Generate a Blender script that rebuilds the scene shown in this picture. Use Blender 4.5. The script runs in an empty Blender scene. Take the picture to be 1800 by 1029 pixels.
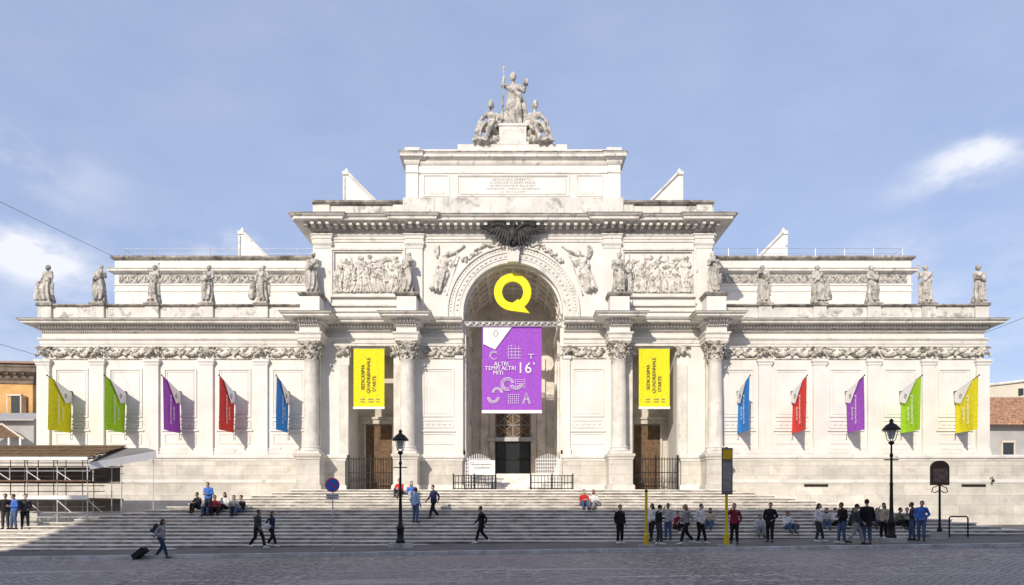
import bpy, bmesh, math, random
from mathutils import Vector, Matrix, noise
R=math.radians
S=bpy.context.scene; COL=S.collection
random.seed(7)
# ------------------------------------------------------------------ camera
F=1200.0/1800.0*36.0; HOR=891.0; AX=902.0
cd=bpy.data.cameras.new("camera"); cam=bpy.data.objects.new("camera",cd); COL.objects.link(cam); S.camera=cam
cd.sensor_width=36; cd.lens=F; cd.clip_start=0.1; cd.clip_end=3000
cam.location=(-0.07,0,1.75); cam.rotation_euler=(R(90),0,0)
cd.shift_y=(HOR-514.5)/1800.0; cd.shift_x=0.0
# ------------------------------------------------------------------ world and sun
SUN_AZ=21.6; SUN_EL=27.5          # degrees left of the facade normal, behind the viewer
w=bpy.data.worlds.new("World"); S.world=w; w.use_nodes=True
nt=w.node_tree; N=nt.nodes; L=nt.links; N.clear()
out=N.new('ShaderNodeOutputWorld'); bg=N.new('ShaderNodeBackground'); sky=N.new('ShaderNodeTexSky')
sky.sky_type='NISHITA'; sky.sun_disc=False; sky.sun_elevation=R(SUN_EL); sky.sun_rotation=R(180+SUN_AZ)
sky.air_density=1.0; sky.dust_density=1.6; sky.ozone_density=2.2; sky.altitude=50
tc=N.new('ShaderNodeTexCoord')
def vmath(op,a,b=None):
    n=N.new('ShaderNodeVectorMath'); n.operation=op
    L.new(a,n.inputs[0])
    if b is not None:
        if isinstance(b,(tuple,list)): n.inputs[1].default_value=b
        else: L.new(b,n.inputs[1])
    return n
def fmath(op,a,b):
    n=N.new('ShaderNodeMath'); n.operation=op
    for i,q in enumerate((a,b)):
        if isinstance(q,(int,float)): n.inputs[i].default_value=q
        else: L.new(q,n.inputs[i])
    return n.outputs[0]
def clouddir(px,py):
    v=Vector(((px-900)/1200.0,1,(HOR-py)/1200.0)); v.normalize(); return v
nz=N.new('ShaderNodeTexNoise'); nz.inputs['Scale'].default_value=7.5; nz.inputs['Detail'].default_value=7; nz.inputs['Roughness'].default_value=.58
mp=N.new('ShaderNodeMapping'); mp.inputs['Scale'].default_value=(1,1,2.2); L.new(tc.outputs['Generated'],mp.inputs[0]); L.new(mp.outputs[0],nz.inputs['Vector'])
tot=None
for (px,py,rad,st) in ((1760,262,.075,.75),(1690,285,.06,.6),(1640,325,.07,.35),(15,262,.06,.42),(110,320,.09,.28),(425,435,.05,.9),(360,455,.06,.8),(40,438,.075,.95),(110,470,.09,.5),(1560,450,.08,.35),(230,600,.3,.35),(1730,600,.28,.35)):
    d=vmath('SUBTRACT',tc.outputs['Generated'],tuple(clouddir(px,py)))
    sc=vmath('MULTIPLY',d.outputs[0],(1,1,1.7))
    ln=N.new('ShaderNodeVectorMath'); ln.operation='LENGTH'; L.new(sc.outputs[0],ln.inputs[0])
    mr=N.new('ShaderNodeMapRange'); mr.interpolation_type='SMOOTHSTEP'
    L.new(ln.outputs['Value'],mr.inputs['Value']); mr.inputs['From Min'].default_value=0; mr.inputs['From Max'].default_value=rad; mr.inputs['To Min'].default_value=st; mr.inputs['To Max'].default_value=0
    tot=mr.outputs[0] if tot is None else fmath('ADD',tot,mr.outputs[0])
nr=N.new('ShaderNodeMapRange'); nr.interpolation_type='SMOOTHSTEP'; L.new(nz.outputs['Fac'],nr.inputs['Value']); nr.inputs['From Min'].default_value=.36; nr.inputs['From Max'].default_value=.68
cf=fmath('MULTIPLY',tot,nr.outputs[0])
veil=N.new('ShaderNodeMapRange'); L.new(nz.outputs['Fac'],veil.inputs['Value']); veil.inputs['From Min'].default_value=.3; veil.inputs['From Max'].default_value=.75; veil.inputs['To Min'].default_value=0; veil.inputs['To Max'].default_value=.10
cf=fmath('MINIMUM',fmath('ADD',cf,veil.outputs[0]),.85)
SKYGAIN=N.new('ShaderNodeMixRGB'); SKYGAIN.blend_type='MULTIPLY'; SKYGAIN.inputs[0].default_value=1; SKYGAIN.inputs[2].default_value=(1.0,.93,.95,1); L.new(sky.outputs[0],SKYGAIN.inputs[1])
pale=N.new('ShaderNodeMixRGB'); pale.inputs[0].default_value=.55; pale.inputs[2].default_value=(3.5,4.25,6.3,1); L.new(SKYGAIN.outputs[0],pale.inputs[1])
mx=N.new('ShaderNodeMixRGB'); L.new(cf,mx.inputs[0]); L.new(pale.outputs[0],mx.inputs[1]); mx.inputs[2].default_value=(6.6,6.7,7.1,1)
L.new(mx.outputs[0],bg.inputs[0]); bg.inputs[1].default_value=0.147; L.new(bg.outputs[0],out.inputs[0])
ld=bpy.data.lights.new("sun",'SUN'); ld.energy=3.75; ld.angle=R(.5); ld.color=(1,.915,.79)
sun=bpy.data.objects.new("sun",ld); COL.objects.link(sun)
sd=Vector((math.sin(R(SUN_AZ))*math.cos(R(SUN_EL)),math.cos(R(SUN_AZ))*math.cos(R(SUN_EL)),-math.sin(R(SUN_EL))))
sun.rotation_euler=sd.to_track_quat('-Z','Y').to_euler()
S.view_settings.view_transform='Standard'; S.view_settings.look='None'; S.view_settings.gamma=1; S.view_settings.exposure=0.05
# ------------------------------------------------------------------ picture -> place
def PX(px,D): return (px-AX)*D/1200.0
def PZ(py,D): return 1.75+(HOR-py)*D/1200.0
def ground(x,y):
    xx=max(-60,min(60,x)); g=0.0135*xx
    if y<27.3: return g-0.14
    return g+0.012*(min(y,46)-27.3)
STEP_Y0=31.8; TREAD=0.42; RISE=0.16; NST=17; HW0=12.6; FLARE=0.95
def surface(x,y):
    z=ground(x,y)
    for i in range(-4,NST):
        if y>=STEP_Y0+i*TREAD and abs(x)<=HW0+(NST-1-i)*FLARE: z=max(z,(i+1)*RISE)
    return z
def stand_at(px,py):
    best=None
    D=16.0
    while D<42.5:
        x=PX(px,D); y=HOR-(surface(x,D)-1.75)*1200.0/D
        e=abs(y-py)
        if best is None or e<best[0]-1e-6: best=(e,D,x)
        D+=0.03
    e,D,x=best
    return x,D,surface(x,D)
# ------------------------------------------------------------------ materials
MATS={}
def mat(name,col,rough=.8,var=.12,vscale=1.5,stain=None,bump=0,bscale=20,metal=0,coords='pos',brick=None,spec=.3,streak=None):
    if name in MATS: return MATS[name]
    m=bpy.data.materials.new(name); m.use_nodes=True; t=m.node_tree; n=t.nodes; l=t.links
    p=n['Principled BSDF']; p.inputs['Roughness'].default_value=rough; p.inputs['Metallic'].default_value=metal
    p.inputs['Specular IOR Level'].default_value=spec
    if coords=='pos': g=n.new('ShaderNodeNewGeometry'); vec=g.outputs['Position']
    else: g=n.new('ShaderNodeTexCoord'); vec=g.outputs['Object']
    def noise_(scale,detail=5,rgh=.6,v=None,sc=None):
        q=n.new('ShaderNodeTexNoise'); q.inputs['Scale'].default_value=scale; q.inputs['Detail'].default_value=detail; q.inputs['Roughness'].default_value=rgh
        if sc:
            k=n.new('ShaderNodeMapping'); k.inputs['Scale'].default_value=sc; l.new(vec,k.inputs[0]); l.new(k.outputs[0],q.inputs['Vector'])
        else: l.new(vec,q.inputs['Vector'])
        return q.outputs['Fac']
    def ramp(f,a,b,lo=0,hi=1):
        q=n.new('ShaderNodeMapRange'); q.interpolation_type='SMOOTHSTEP'; l.new(f,q.inputs['Value'])
        q.inputs['From Min'].default_value=a; q.inputs['From Max'].default_value=b; q.inputs['To Min'].default_value=lo; q.inputs['To Max'].default_value=hi
        return q.outputs[0]
    def mix(f,a,b,mode='MIX'):
        q=n.new('ShaderNodeMixRGB'); q.blend_type=mode
        if isinstance(f,float): q.inputs[0].default_value=f
        else: l.new(f,q.inputs[0])
        for i,c in ((1,a),(2,b)):
            if isinstance(c,tuple): q.inputs[i].default_value=(*c,1) if len(c)==3 else c
            else: l.new(c,q.inputs[i])
        return q.outputs[0]
    dk=tuple(c*(1-var*1.6) for c in col); lt=tuple(min(1,c*(1+var)) for c in col)
    c=mix(ramp(noise_(vscale),.3,.7),dk,lt)
    if brick:   # (block width, block height, joint colour)
        sp=n.new('ShaderNodeSeparateXYZ'); l.new(vec,sp.inputs[0]); cb=n.new('ShaderNodeCombineXYZ'); l.new(sp.outputs[0],cb.inputs[0]); l.new(sp.outputs[2],cb.inputs[1])
        b=n.new('ShaderNodeTexBrick'); l.new(cb.outputs[0],b.inputs['Vector']); b.inputs['Scale'].default_value=1; b.inputs['Brick Width'].default_value=brick[0]; b.inputs['Row Height'].default_value=brick[1]
        b.inputs['Mortar Size'].default_value=.012; b.inputs['Color1'].default_value=(1,1,1,1); b.inputs['Color2'].default_value=(.82,.83,.84,1); b.inputs['Mortar'].default_value=(*brick[2],1)
        c=mix(1.0,c,b.outputs['Color'],'MULTIPLY')
    if stain:   # (colour, scale, lo, hi, amount)
        c=mix(ramp(noise_(stain[1],8,.68),stain[2],stain[3],0,stain[4]),c,stain[0])
    if streak:  # vertical runs of dirt
        f=ramp(noise_(1.0,6,.65,sc=(3.2,3.2,.35)),streak[1],streak[2],0,streak[3]); c=mix(f,c,streak[0])
    l.new(c,p.inputs['Base Color'])
    if bump:
        bp=n.new('ShaderNodeBump'); bp.inputs['Strength'].default_value=bump; bp.inputs['Distance'].default_value=.02
        l.new(noise_(bscale,4),bp.inputs['Height']); l.new(bp.outputs[0],p.inputs['Normal'])
    MATS[name]=m; return m
WHITE=(.75,.725,.675); 
M_wall=mat('pale_plaster',WHITE,var=.05,vscale=.7,stain=((.44,.41,.36),1.1,.58,.82,.35),streak=((.42,.37,.30),.56,.82,.42),bump=.15,bscale=9)
M_trim=mat('weathered_trim',(.70,.67,.615),var=.1,vscale=1.2,stain=((.13,.12,.105),2.2,.53,.72,.75),bump=.25,bscale=14)
M_mould=mat('stone_moulding',(.72,.69,.635),var=.07,vscale=1.1,stain=((.24,.21,.175),1.8,.53,.75,.6),bump=.2,bscale=14)
M_parapet=mat('stained_parapet',(.70,.67,.615),var=.08,vscale=.8,stain=((.22,.205,.185),1.1,.5,.66,.8),streak=((.2,.185,.16),.55,.75,.6),bump=.2,bscale=12)
M_dirtcap=mat('blackened_coping',(.36,.33,.29),var=.3,vscale=2.0,stain=((.07,.065,.058),1.6,.44,.66,.85),bump=.3,bscale=14)
M_podium=mat('travertine_blocks',(.67,.625,.545),var=.10,vscale=.9,stain=((.36,.31,.25),1.6,.5,.75,.6),brick=(1.7,.62,(.68,.64,.6)),streak=((.3,.27,.22),.6,.85,.45),bump=.25,bscale=10)
M_orn=mat('carved_stone',(.66,.615,.54),var=.14,vscale=3,stain=((.10,.085,.068),3.8,.44,.62,.88),bump=.3,bscale=16)
M_relief=mat('relief_stone',(.68,.645,.58),var=.1,vscale=2,stain=((.13,.11,.09),3.6,.46,.66,.75),bump=.3,bscale=18)
M_statue=mat('statue_stone',(.56,.525,.465),var=.14,vscale=2.2,stain=((.09,.082,.072),2.6,.47,.66,.8),streak=((.12,.11,.10),.5,.7,.55),bump=.25,bscale=18)
M_column=mat('column_stone',(.70,.66,.59),var=.09,vscale=1.2,streak=((.30,.26,.21),.5,.75,.55),stain=((.36,.31,.25),2.5,.52,.75,.5),bump=.15,bscale=14)
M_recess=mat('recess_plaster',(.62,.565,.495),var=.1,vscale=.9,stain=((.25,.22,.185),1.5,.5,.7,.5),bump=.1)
M_vault=mat('vault_plaster',(.78,.73,.65),var=.1,vscale=.9,stain=((.36,.30,.25),1.5,.5,.7,.5),bump=.1)
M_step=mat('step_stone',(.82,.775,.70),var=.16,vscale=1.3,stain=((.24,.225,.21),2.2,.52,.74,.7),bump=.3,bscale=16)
M_riser=mat('grimy_shaded_riser',(.31,.28,.24),var=.3,vscale=1.5,stain=((.55,.53,.49),1.4,.52,.7,.7),bump=.3,bscale=16)  # grime plus the shade under the nosings, painted into the riser colour
M_iron=mat('black_iron',(.022,.021,.02),rough=.5,var=.1,metal=.3)
M_bronze=mat('dark_bronze',(.05,.05,.048),rough=.6,var=.3,vscale=4,metal=.2)
M_steel=mat('galvanised_steel',(.52,.52,.52),rough=.45,var=.1,metal=.55)
M_white=mat('white_paint',(.78,.77,.75),rough=.55,var=.04)
M_wood=mat('brown_wood',(.16,.10,.06),var=.2,vscale=5)
M_tin=mat('weathered_tin_roof',(.12,.085,.055),rough=.6,var=.2,vscale=1.3,stain=((.07,.05,.04),2,.5,.7,.7))
M_glass=mat('dark_glass',(.03,.033,.036),rough=.12,var=.1,spec=.6)
M_orange=mat('ochre_plaster',(.62,.36,.14),var=.12,vscale=.8,stain=((.42,.25,.12),1.5,.5,.75,.5))
M_cream=mat('cream_plaster',(.64,.58,.47),var=.06,vscale=.6,stain=((.45,.40,.32),1.2,.55,.8,.4))
M_grey=mat('grey_plaster',(.42,.41,.395),var=.08,vscale=.8)
def tiles():
    m=mat('terracotta_tiles',(.50,.29,.18),var=.25,vscale=2.5,stain=((.16,.12,.10),4,.48,.68,.8),bump=.6,bscale=9); return m
M_tile=tiles()
M_asphalt=mat('pavement_asphalt',(.15,.136,.13),var=.15,vscale=.6,stain=((.085,.08,.08),1.2,.5,.7,.5),bump=.2,bscale=60)
M_kerb=mat('kerb_granite',(.52,.51,.50),var=.15,vscale=1.5,stain=((.18,.17,.165),2.5,.5,.7,.6),bump=.2,bscale=30)
def cobbles():
    m=bpy.data.materials.new('cobbled_street'); m.use_nodes=True; t=m.node_tree; n=t.nodes; l=t.links; p=n['Principled BSDF']
    g=n.new('ShaderNodeNewGeometry')
    mp=n.new('ShaderNodeMapping'); mp.inputs['Rotation'].default_value=(0,0,R(45)); l.new(g.outputs['Position'],mp.inputs[0])
    wv=n.new('ShaderNodeTexNoise'); wv.inputs['Scale'].default_value=.35; wv.inputs['Detail'].default_value=2; l.new(g.outputs['Position'],wv.inputs['Vector'])
    ad=n.new('ShaderNodeVectorMath'); ad.operation='MULTIPLY_ADD'; l.new(wv.outputs['Color'],ad.inputs[0]); ad.inputs[1].default_value=(.5,.5,0); l.new(mp.outputs[0],ad.inputs[2])
    v=n.new('ShaderNodeTexVoronoi'); v.inputs['Scale'].default_value=5.2; v.inputs['Randomness'].default_value=.35; v.feature='DISTANCE_TO_EDGE'; l.new(ad.outputs[0],v.inputs['Vector'])
    v2=n.new('ShaderNodeTexVoronoi'); v2.inputs['Scale'].default_value=5.2; v2.inputs['Randomness'].default_value=.35; l.new(ad.outputs[0],v2.inputs['Vector'])
    nz=n.new('ShaderNodeTexNoise'); nz.inputs['Scale'].default_value=.28; nz.inputs['Detail'].default_value=6; l.new(g.outputs['Position'],nz.inputs['Vector'])
    mk=n.new('ShaderNodeMapping'); mk.inputs['Scale'].default_value=(.10,1.2,1); l.new(g.outputs['Position'],mk.inputs[0])
    n2=n.new('ShaderNodeTexNoise'); n2.inputs['Scale'].default_value=1.0; n2.inputs['Detail'].default_value=5; l.new(mk.outputs[0],n2.inputs['Vector'])
    r=n.new('ShaderNodeMapRange'); l.new(v.outputs['Distance'],r.inputs['Value']); r.inputs['From Max'].default_value=.1
    def mixc(f,a,b,mode='MIX'):
        q=n.new('ShaderNodeMixRGB'); q.blend_type=mode
        if isinstance(f,float): q.inputs[0].default_value=f
        else: l.new(f,q.inputs[0])
        for i,c in ((1,a),(2,b)):
            if isinstance(c,tuple): q.inputs[i].default_value=(*c,1)
            else: l.new(c,q.inputs[i])
        return q.outputs[0]
    def rmp(f,a,b):
        q=n.new('ShaderNodeMapRange'); l.new(f,q.inputs['Value']); q.inputs['From Min'].default_value=a; q.inputs['From Max'].default_value=b; return q.outputs[0]
    sp=n.new('ShaderNodeSeparateColor'); l.new(v2.outputs['Color'],sp.inputs[0])
    c=mixc(sp.outputs[0],(.165,.138,.132),(.49,.425,.405)); c=mixc(rmp(nz.outputs['Fac'],.35,.7),c,(.29,.252,.24)); c=mixc(rmp(n2.outputs['Fac'],.58,.72),c,(.63,.57,.53))
    c=mixc(r.outputs[0],(.05,.046,.05),c); l.new(c,p.inputs['Base Color']); p.inputs['Roughness'].default_value=.62
    b=n.new('ShaderNodeBump'); b.inputs['Strength'].default_value=.9; b.inputs['Distance'].default_value=.02; l.new(r.outputs[0],b.inputs['Height']); l.new(b.outputs[0],p.inputs['Normal'])
    return m
M_cobble=cobbles()
def cloth(rgb,rough=.85,bump=.15): return mat('cloth_%02x%02x%02x'%tuple(int(255*c) for c in rgb),rgb,rough=rough,var=.1,vscale=7,coords='obj',bump=bump,bscale=9)
# ------------------------------------------------------------------ mesh builder
class MB:
    def __init__(s): s.v=[]; s.f=[]
    def add(s,vs,fs):
        o=len(s.v); s.v+=[tuple(q) for q in vs]; s.f+=[tuple(i+o for i in q) for q in fs]; return s
    def box(s,x0,x1,y0,y1,z0,z1):
        if x0>x1: x0,x1=x1,x0
        return s.add([(x0,y0,z0),(x1,y0,z0),(x1,y1,z0),(x0,y1,z0),(x0,y0,z1),(x1,y0,z1),(x1,y1,z1),(x0,y1,z1)],[(3,2,1,0),(4,5,6,7),(0,1,5,4),(1,2,6,5),(2,3,7,6),(3,0,4,7)])
    def quad(s,a,b,c,d): return s.add([a,b,c,d],[(0,1,2,3)])
    def tube(s,pts,r,n=6,cap=True,closed=False):
        pts=[Vector(p) for p in pts]; k=len(pts); rs=r if isinstance(r,(list,tuple)) else [r]*k
        rings=[]; prev=None
        for i,p in enumerate(pts):
            a=pts[i-1] if i>0 else (pts[-1] if closed else p); b=pts[i+1] if i<k-1 else (pts[0] if closed else p)
            t=(b-a).normalized() if (b-a).length>1e-9 else Vector((0,0,1))
            if prev is None:
                u=t.orthogonal().normalized()
                if abs(t.z)>.9: u=Vector((1,0,0))-t*t.x; u.normalize()
            else:
                u=prev-t*prev.dot(t)
                if u.length<1e-6: u=t.orthogonal()
                u.normalize()
            prev=u; wv=t.cross(u)
            rings.append([p+(u*math.cos(2*math.pi*j/n)+wv*math.sin(2*math.pi*j/n))*rs[i] for j in range(n)])
        vs=[q for rg in rings for q in rg]; fs=[]
        for i in range(k if closed else k-1):
            i2=(i+1)%k
            for j in range(n): fs.append((i*n+j,i*n+(j+1)%n,i2*n+(j+1)%n,i2*n+j))
        if cap and not closed: fs.append(tuple(reversed(range(n)))); fs.append(tuple((k-1)*n+j for j in range(n)))
        return s.add(vs,fs)
    def lathe(s,prof,c=(0,0,0),n=24,ph=0,sx=1,sy=1):
        vs=[];fs=[];k=len(prof)
        for (r,z) in prof:
            for j in range(n):
                a=2*math.pi*j/n+ph; vs.append((c[0]+r*math.cos(a)*sx,c[1]+r*math.sin(a)*sy,c[2]+z))
        for i in range(k-1):
            for j in range(n): fs.append((i*n+j,i*n+(j+1)%n,(i+1)*n+(j+1)%n,(i+1)*n+j))
        fs.append(tuple(reversed(range(n)))); fs.append(tuple((k-1)*n+j for j in range(n)))
        return s.add(vs,fs)
    def ell(s,c,r,n=10,m=6,rot=None):
        if not isinstance(r,(tuple,list)): r=(r,r,r)
        vs=[(0,0,-1)]; fs=[]
        for i in range(1,m):
            p=-math.pi/2+math.pi*i/m
            for j in range(n): a=2*math.pi*j/n; vs.append((math.cos(p)*math.cos(a),math.cos(p)*math.sin(a),math.sin(p)))
        vs.append((0,0,1)); last=len(vs)-1
        for j in range(n): fs.append((0,1+(j+1)%n,1+j)); fs.append((last,1+(m-2)*n+j,1+(m-2)*n+(j+1)%n))
        for i in range(m-2):
            for j in range(n): a=1+i*n; b=a+n; fs.append((a+j,a+(j+1)%n,b+(j+1)%n,b+j))
        o=[]
        for v in vs:
            q=Vector((v[0]*r[0],v[1]*r[1],v[2]*r[2]))
            if rot is not None: q=rot@q
            o.append((q.x+c[0],q.y+c[1],q.z+c[2]))
        return s.add(o,fs)
    def cap(s,a,b,ra,rb,n=10):
        s.tube([a,b],[ra,rb],n); s.ell(a,ra*.999,n,6); s.ell(b,rb*.999,n,6); return s
    def poly(s,pts,y0,y1):     # polygon in XZ (ccw seen from -y) extruded in y
        k=len(pts); vs=[(p[0],y0,p[1]) for p in pts]+[(p[0],y1,p[1]) for p in pts]
        fs=[tuple(range(k)),tuple(reversed(range(k,2*k)))]+[(i,i+k,(i+1)%k+k,(i+1)%k) for i in range(k)]
        return s.add(vs,fs)
    def sweep(s,prof,path):    # prof: (outward, z); path in plan, outward = right of travel
        P=[Vector(p) for p in path]; k=len(P); m=len(prof); off=[]
        for i in range(k):
            ns=[]
            if i>0: d=(P[i]-P[i-1]).normalized(); ns.append(Vector((d.y,-d.x)))
            if i<k-1: d=(P[i+1]-P[i]).normalized(); ns.append(Vector((d.y,-d.x)))
            if len(ns)==1: off.append(ns[0])
            else: b=(ns[0]+ns[1]); off.append(b/max(.2,(1+ns[0].dot(ns[1]))))
        vs=[(P[i].x+off[i].x*o,P[i].y+off[i].y*o,z) for i in range(k) for (o,z) in prof]
        fs=[]
        for i in range(k-1):
            for j in range(m): j2=(j+1)%m; fs.append((i*m+j,(i+1)*m+j,(i+1)*m+j2,i*m+j2))
        fs.append(tuple(range(m))); fs.append(tuple(reversed([(k-1)*m+j for j in range(m)])))
        return s.add(vs,fs)
    def arc(s,r0,r1,cz,y0,y1,n=40,zb=None,a0=0,a1=math.pi):   # half annulus in XZ extruded in y, optional legs down to zb
        A=[(r1*math.cos(a0+(a1-a0)*i/n),cz+r1*math.sin(a0+(a1-a0)*i/n)) for i in range(n+1)]
        B=[(r0*math.cos(a0+(a1-a0)*i/n),cz+r0*math.sin(a0+(a1-a0)*i/n)) for i in range(n+1)]
        if zb is not None: A=[(r1,zb)]+A+[(-r1,zb)]; B=[(r0,zb)]+B+[(-r0,zb)]
        k=len(A); vs=[];fs=[]
        for i in range(k): vs+=[(A[i][0],y0,A[i][1]),(B[i][0],y0,B[i][1]),(B[i][0],y1,B[i][1]),(A[i][0],y1,A[i][1])]
        for i in range(k-1):
            a=4*i;b=a+4
            fs+=[(a,a+1,b+1,b),(a+1,a+2,b+2,b+1),(a+2,a+3,b+3,b+2),(a+3,a,b,b+3)]
        fs+=[(3,2,1,0),(4*k-4,4*k-3,4*k-2,4*k-1)]
        return s.add(vs,fs)
    def xf(s,M): s.v=[tuple(M@Vector(q)) for q in s.v]; return s
    def merge(s,o,M=None):
        return s.add([tuple(M@Vector(q)) for q in o.v] if M is not None else o.v,o.f)
    def mesh(s,name,loc=(0,0,0),smooth=False,fix=True):
        me=bpy.data.meshes.new(name); me.from_pydata([(a-loc[0],b-loc[1],c-loc[2]) for a,b,c in s.v],[],s.f)
        if fix:
            bm=bmesh.new(); bm.from_mesh(me); bmesh.ops.recalc_face_normals(bm,faces=bm.faces[:]); bm.to_mesh(me); bm.free()
        if smooth: me.shade_smooth()
        me.update(); return me
    def build(s,name,m,parent=None,smooth=False,loc=None):
        root=parent
        L0=(0,0,0)
        if parent is not None: L0=WLOC.get(parent.name,(0,0,0))
        elif loc is not None: L0=loc
        me=s.mesh(name,L0,smooth); me.materials.append(m)
        o=bpy.data.objects.new(name,me); COL.objects.link(o)
        if parent is not None: o.parent=parent; WLOC[o.name]=L0
        else: o.location=L0; WLOC[o.name]=tuple(L0)
        return o
WLOC={}
def thing(name,label,cat,loc=(0,0,0),group=None):
    o=bpy.data.objects.new(name,None); COL.objects.link(o); o.location=loc; o.empty_display_size=.3; WLOC[o.name]=tuple(loc)
    o['label']=label; o['category']=cat
    if group: o['group']=group
    return o
def tag(o,label,cat,group=None):
    o['label']=label; o['category']=cat
    if group: o['group']=group
    return o
def struct(o): o['kind']='structure'; return o
def copy_tree(o,parent=None):
    c=o.copy(); COL.objects.link(c)
    if parent is not None: c.parent=parent
    for ch in [q for q in o.children]: copy_tree(ch,c)
    return c
def remesh(mb,voxel,name,smooth=2,disp=None):
    me=mb.mesh('tmp'); o=bpy.data.objects.new('tmp',me); COL.objects.link(o)
    md=o.modifiers.new('r','REMESH'); md.mode='VOXEL'; md.voxel_size=voxel
    if smooth: sm=o.modifiers.new('s','SMOOTH'); sm.iterations=smooth; sm.factor=.5
    dg=bpy.context.evaluated_depsgraph_get(); dg.update(); r=bpy.data.meshes.new_from_object(o.evaluated_get(dg)); r.name=name
    bpy.data.objects.remove(o); bpy.data.meshes.remove(me)
    if disp:
        ns=[Vector(v.normal) for v in r.vertices]
        for v,nn in zip(r.vertices,ns): v.co=v.co+nn*disp(v.co,nn)
    r.shade_smooth(); r.update(); return r
def meshobj(name,me,m,parent,loc=None):
    o=bpy.data.objects.new(name,me); COL.objects.link(o)
    if not me.materials: me.materials.append(m)
    if o.material_slots[0].material is not m: o.material_slots[0].link='OBJECT'; o.material_slots[0].material=m
    if parent is not None: o.parent=parent
    return o
FONT=None
def text_mesh(body,size,align='CENTER',extrude=.005,spacing=1.0):
    c=bpy.data.curves.new('t','FONT'); c.body=body; c.size=size; c.align_x=align; c.align_y='CENTER'; c.extrude=extrude; c.space_character=spacing; c.resolution_u=2
    o=bpy.data.objects.new('t',c); COL.objects.link(o); dg=bpy.context.evaluated_depsgraph_get(); dg.update()
    me=bpy.data.meshes.new_from_object(o.evaluated_get(dg)); bpy.data.objects.remove(o); return me
def text(name,body,size,m,parent,pos,rot=(90,0,0),**k):
    me=text_mesh(body,size,**k); o=meshobj(name,me,m,parent); L0=WLOC.get(parent.name,(0,0,0)) if parent else (0,0,0)
    o.location=(pos[0]-L0[0],pos[1]-L0[1],pos[2]-L0[2]); o.rotation_euler=tuple(R(a) for a in rot); return o
# ------------------------------------------------------------------ ground
def sheet(name,xs,ys,zf,m):
    b=MB(); nx=len(xs); b.v=[(x,y,zf(x,y)) for y in ys for x in xs]
    b.f=[(j*nx+i,j*nx+i+1,(j+1)*nx+i+1,(j+1)*nx+i) for j in range(len(ys)-1) for i in range(nx-1)]
    return struct(b.build(name,m))
clx=lambda x:max(-60,min(60,x))
sheet('street',[-900,-60,-20,20,60,900],[-300,0,15,27.35,60,1500],lambda x,y:0.0135*clx(x)-.14,M_cobble)
sheet('pavement',[-60,-20,0,20,60],[27.62,33,40,46,70],lambda x,y:ground(x,y),M_asphalt)
k=MB()
for i in range(100):
    x0=-60+i*1.2; x1=x0+1.188; g0=.0135*x0; g1=.0135*x1; zt=.006
    k.add([(x0,27.3,g0-.2),(x1,27.3,g1-.2),(x1,27.64,g1-.2),(x0,27.64,g0-.2),(x0,27.32,g0+zt),(x1,27.32,g1+zt),(x1,27.64,g1+zt),(x0,27.64,g0+zt)],[(3,2,1,0),(4,5,6,7),(0,1,5,4),(1,2,6,5),(2,3,7,6),(3,0,4,7)])
struct(k.build('kerb',M_kerb))
# ------------------------------------------------------------------ steps
st=MB(); rz=MB(); rng=random.Random(3)
for i in range(-4,NST):
    zt=(i+1)*RISE; hw=HW0+(NST-1-i)*FLARE; y0=STEP_Y0+i*TREAD
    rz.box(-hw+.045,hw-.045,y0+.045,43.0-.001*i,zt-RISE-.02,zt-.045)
    n=max(8,int(hw*2/1.9)); xs=[-hw+2*hw*j/n for j in range(n+1)]
    for j in range(1,n): xs[j]+=rng.uniform(-.25,.25)
    for j in range(n):
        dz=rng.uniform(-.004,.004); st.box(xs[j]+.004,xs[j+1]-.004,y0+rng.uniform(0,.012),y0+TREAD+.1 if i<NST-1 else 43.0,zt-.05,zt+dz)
    for sx in (-1,1): st.box(sx*(hw-.0),sx*(hw-FLARE-.1),y0+TREAD+.101,42.98-.001*i,zt-.05,zt-.001)
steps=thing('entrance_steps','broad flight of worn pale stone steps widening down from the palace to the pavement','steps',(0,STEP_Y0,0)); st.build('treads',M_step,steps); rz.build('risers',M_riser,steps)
# ------------------------------------------------------------------ palace
P=thing('exhibition_palace','long white stone palace front with one great central arch and windowless wings','palace',(0,43.3,0))
YW=43.5; YC=43.3; XE=30.0; W=12.7
def mir(path): return [(-x,y) for x,y in reversed(path)]
def both(f):
    for s in (-1,1): f(s)
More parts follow.
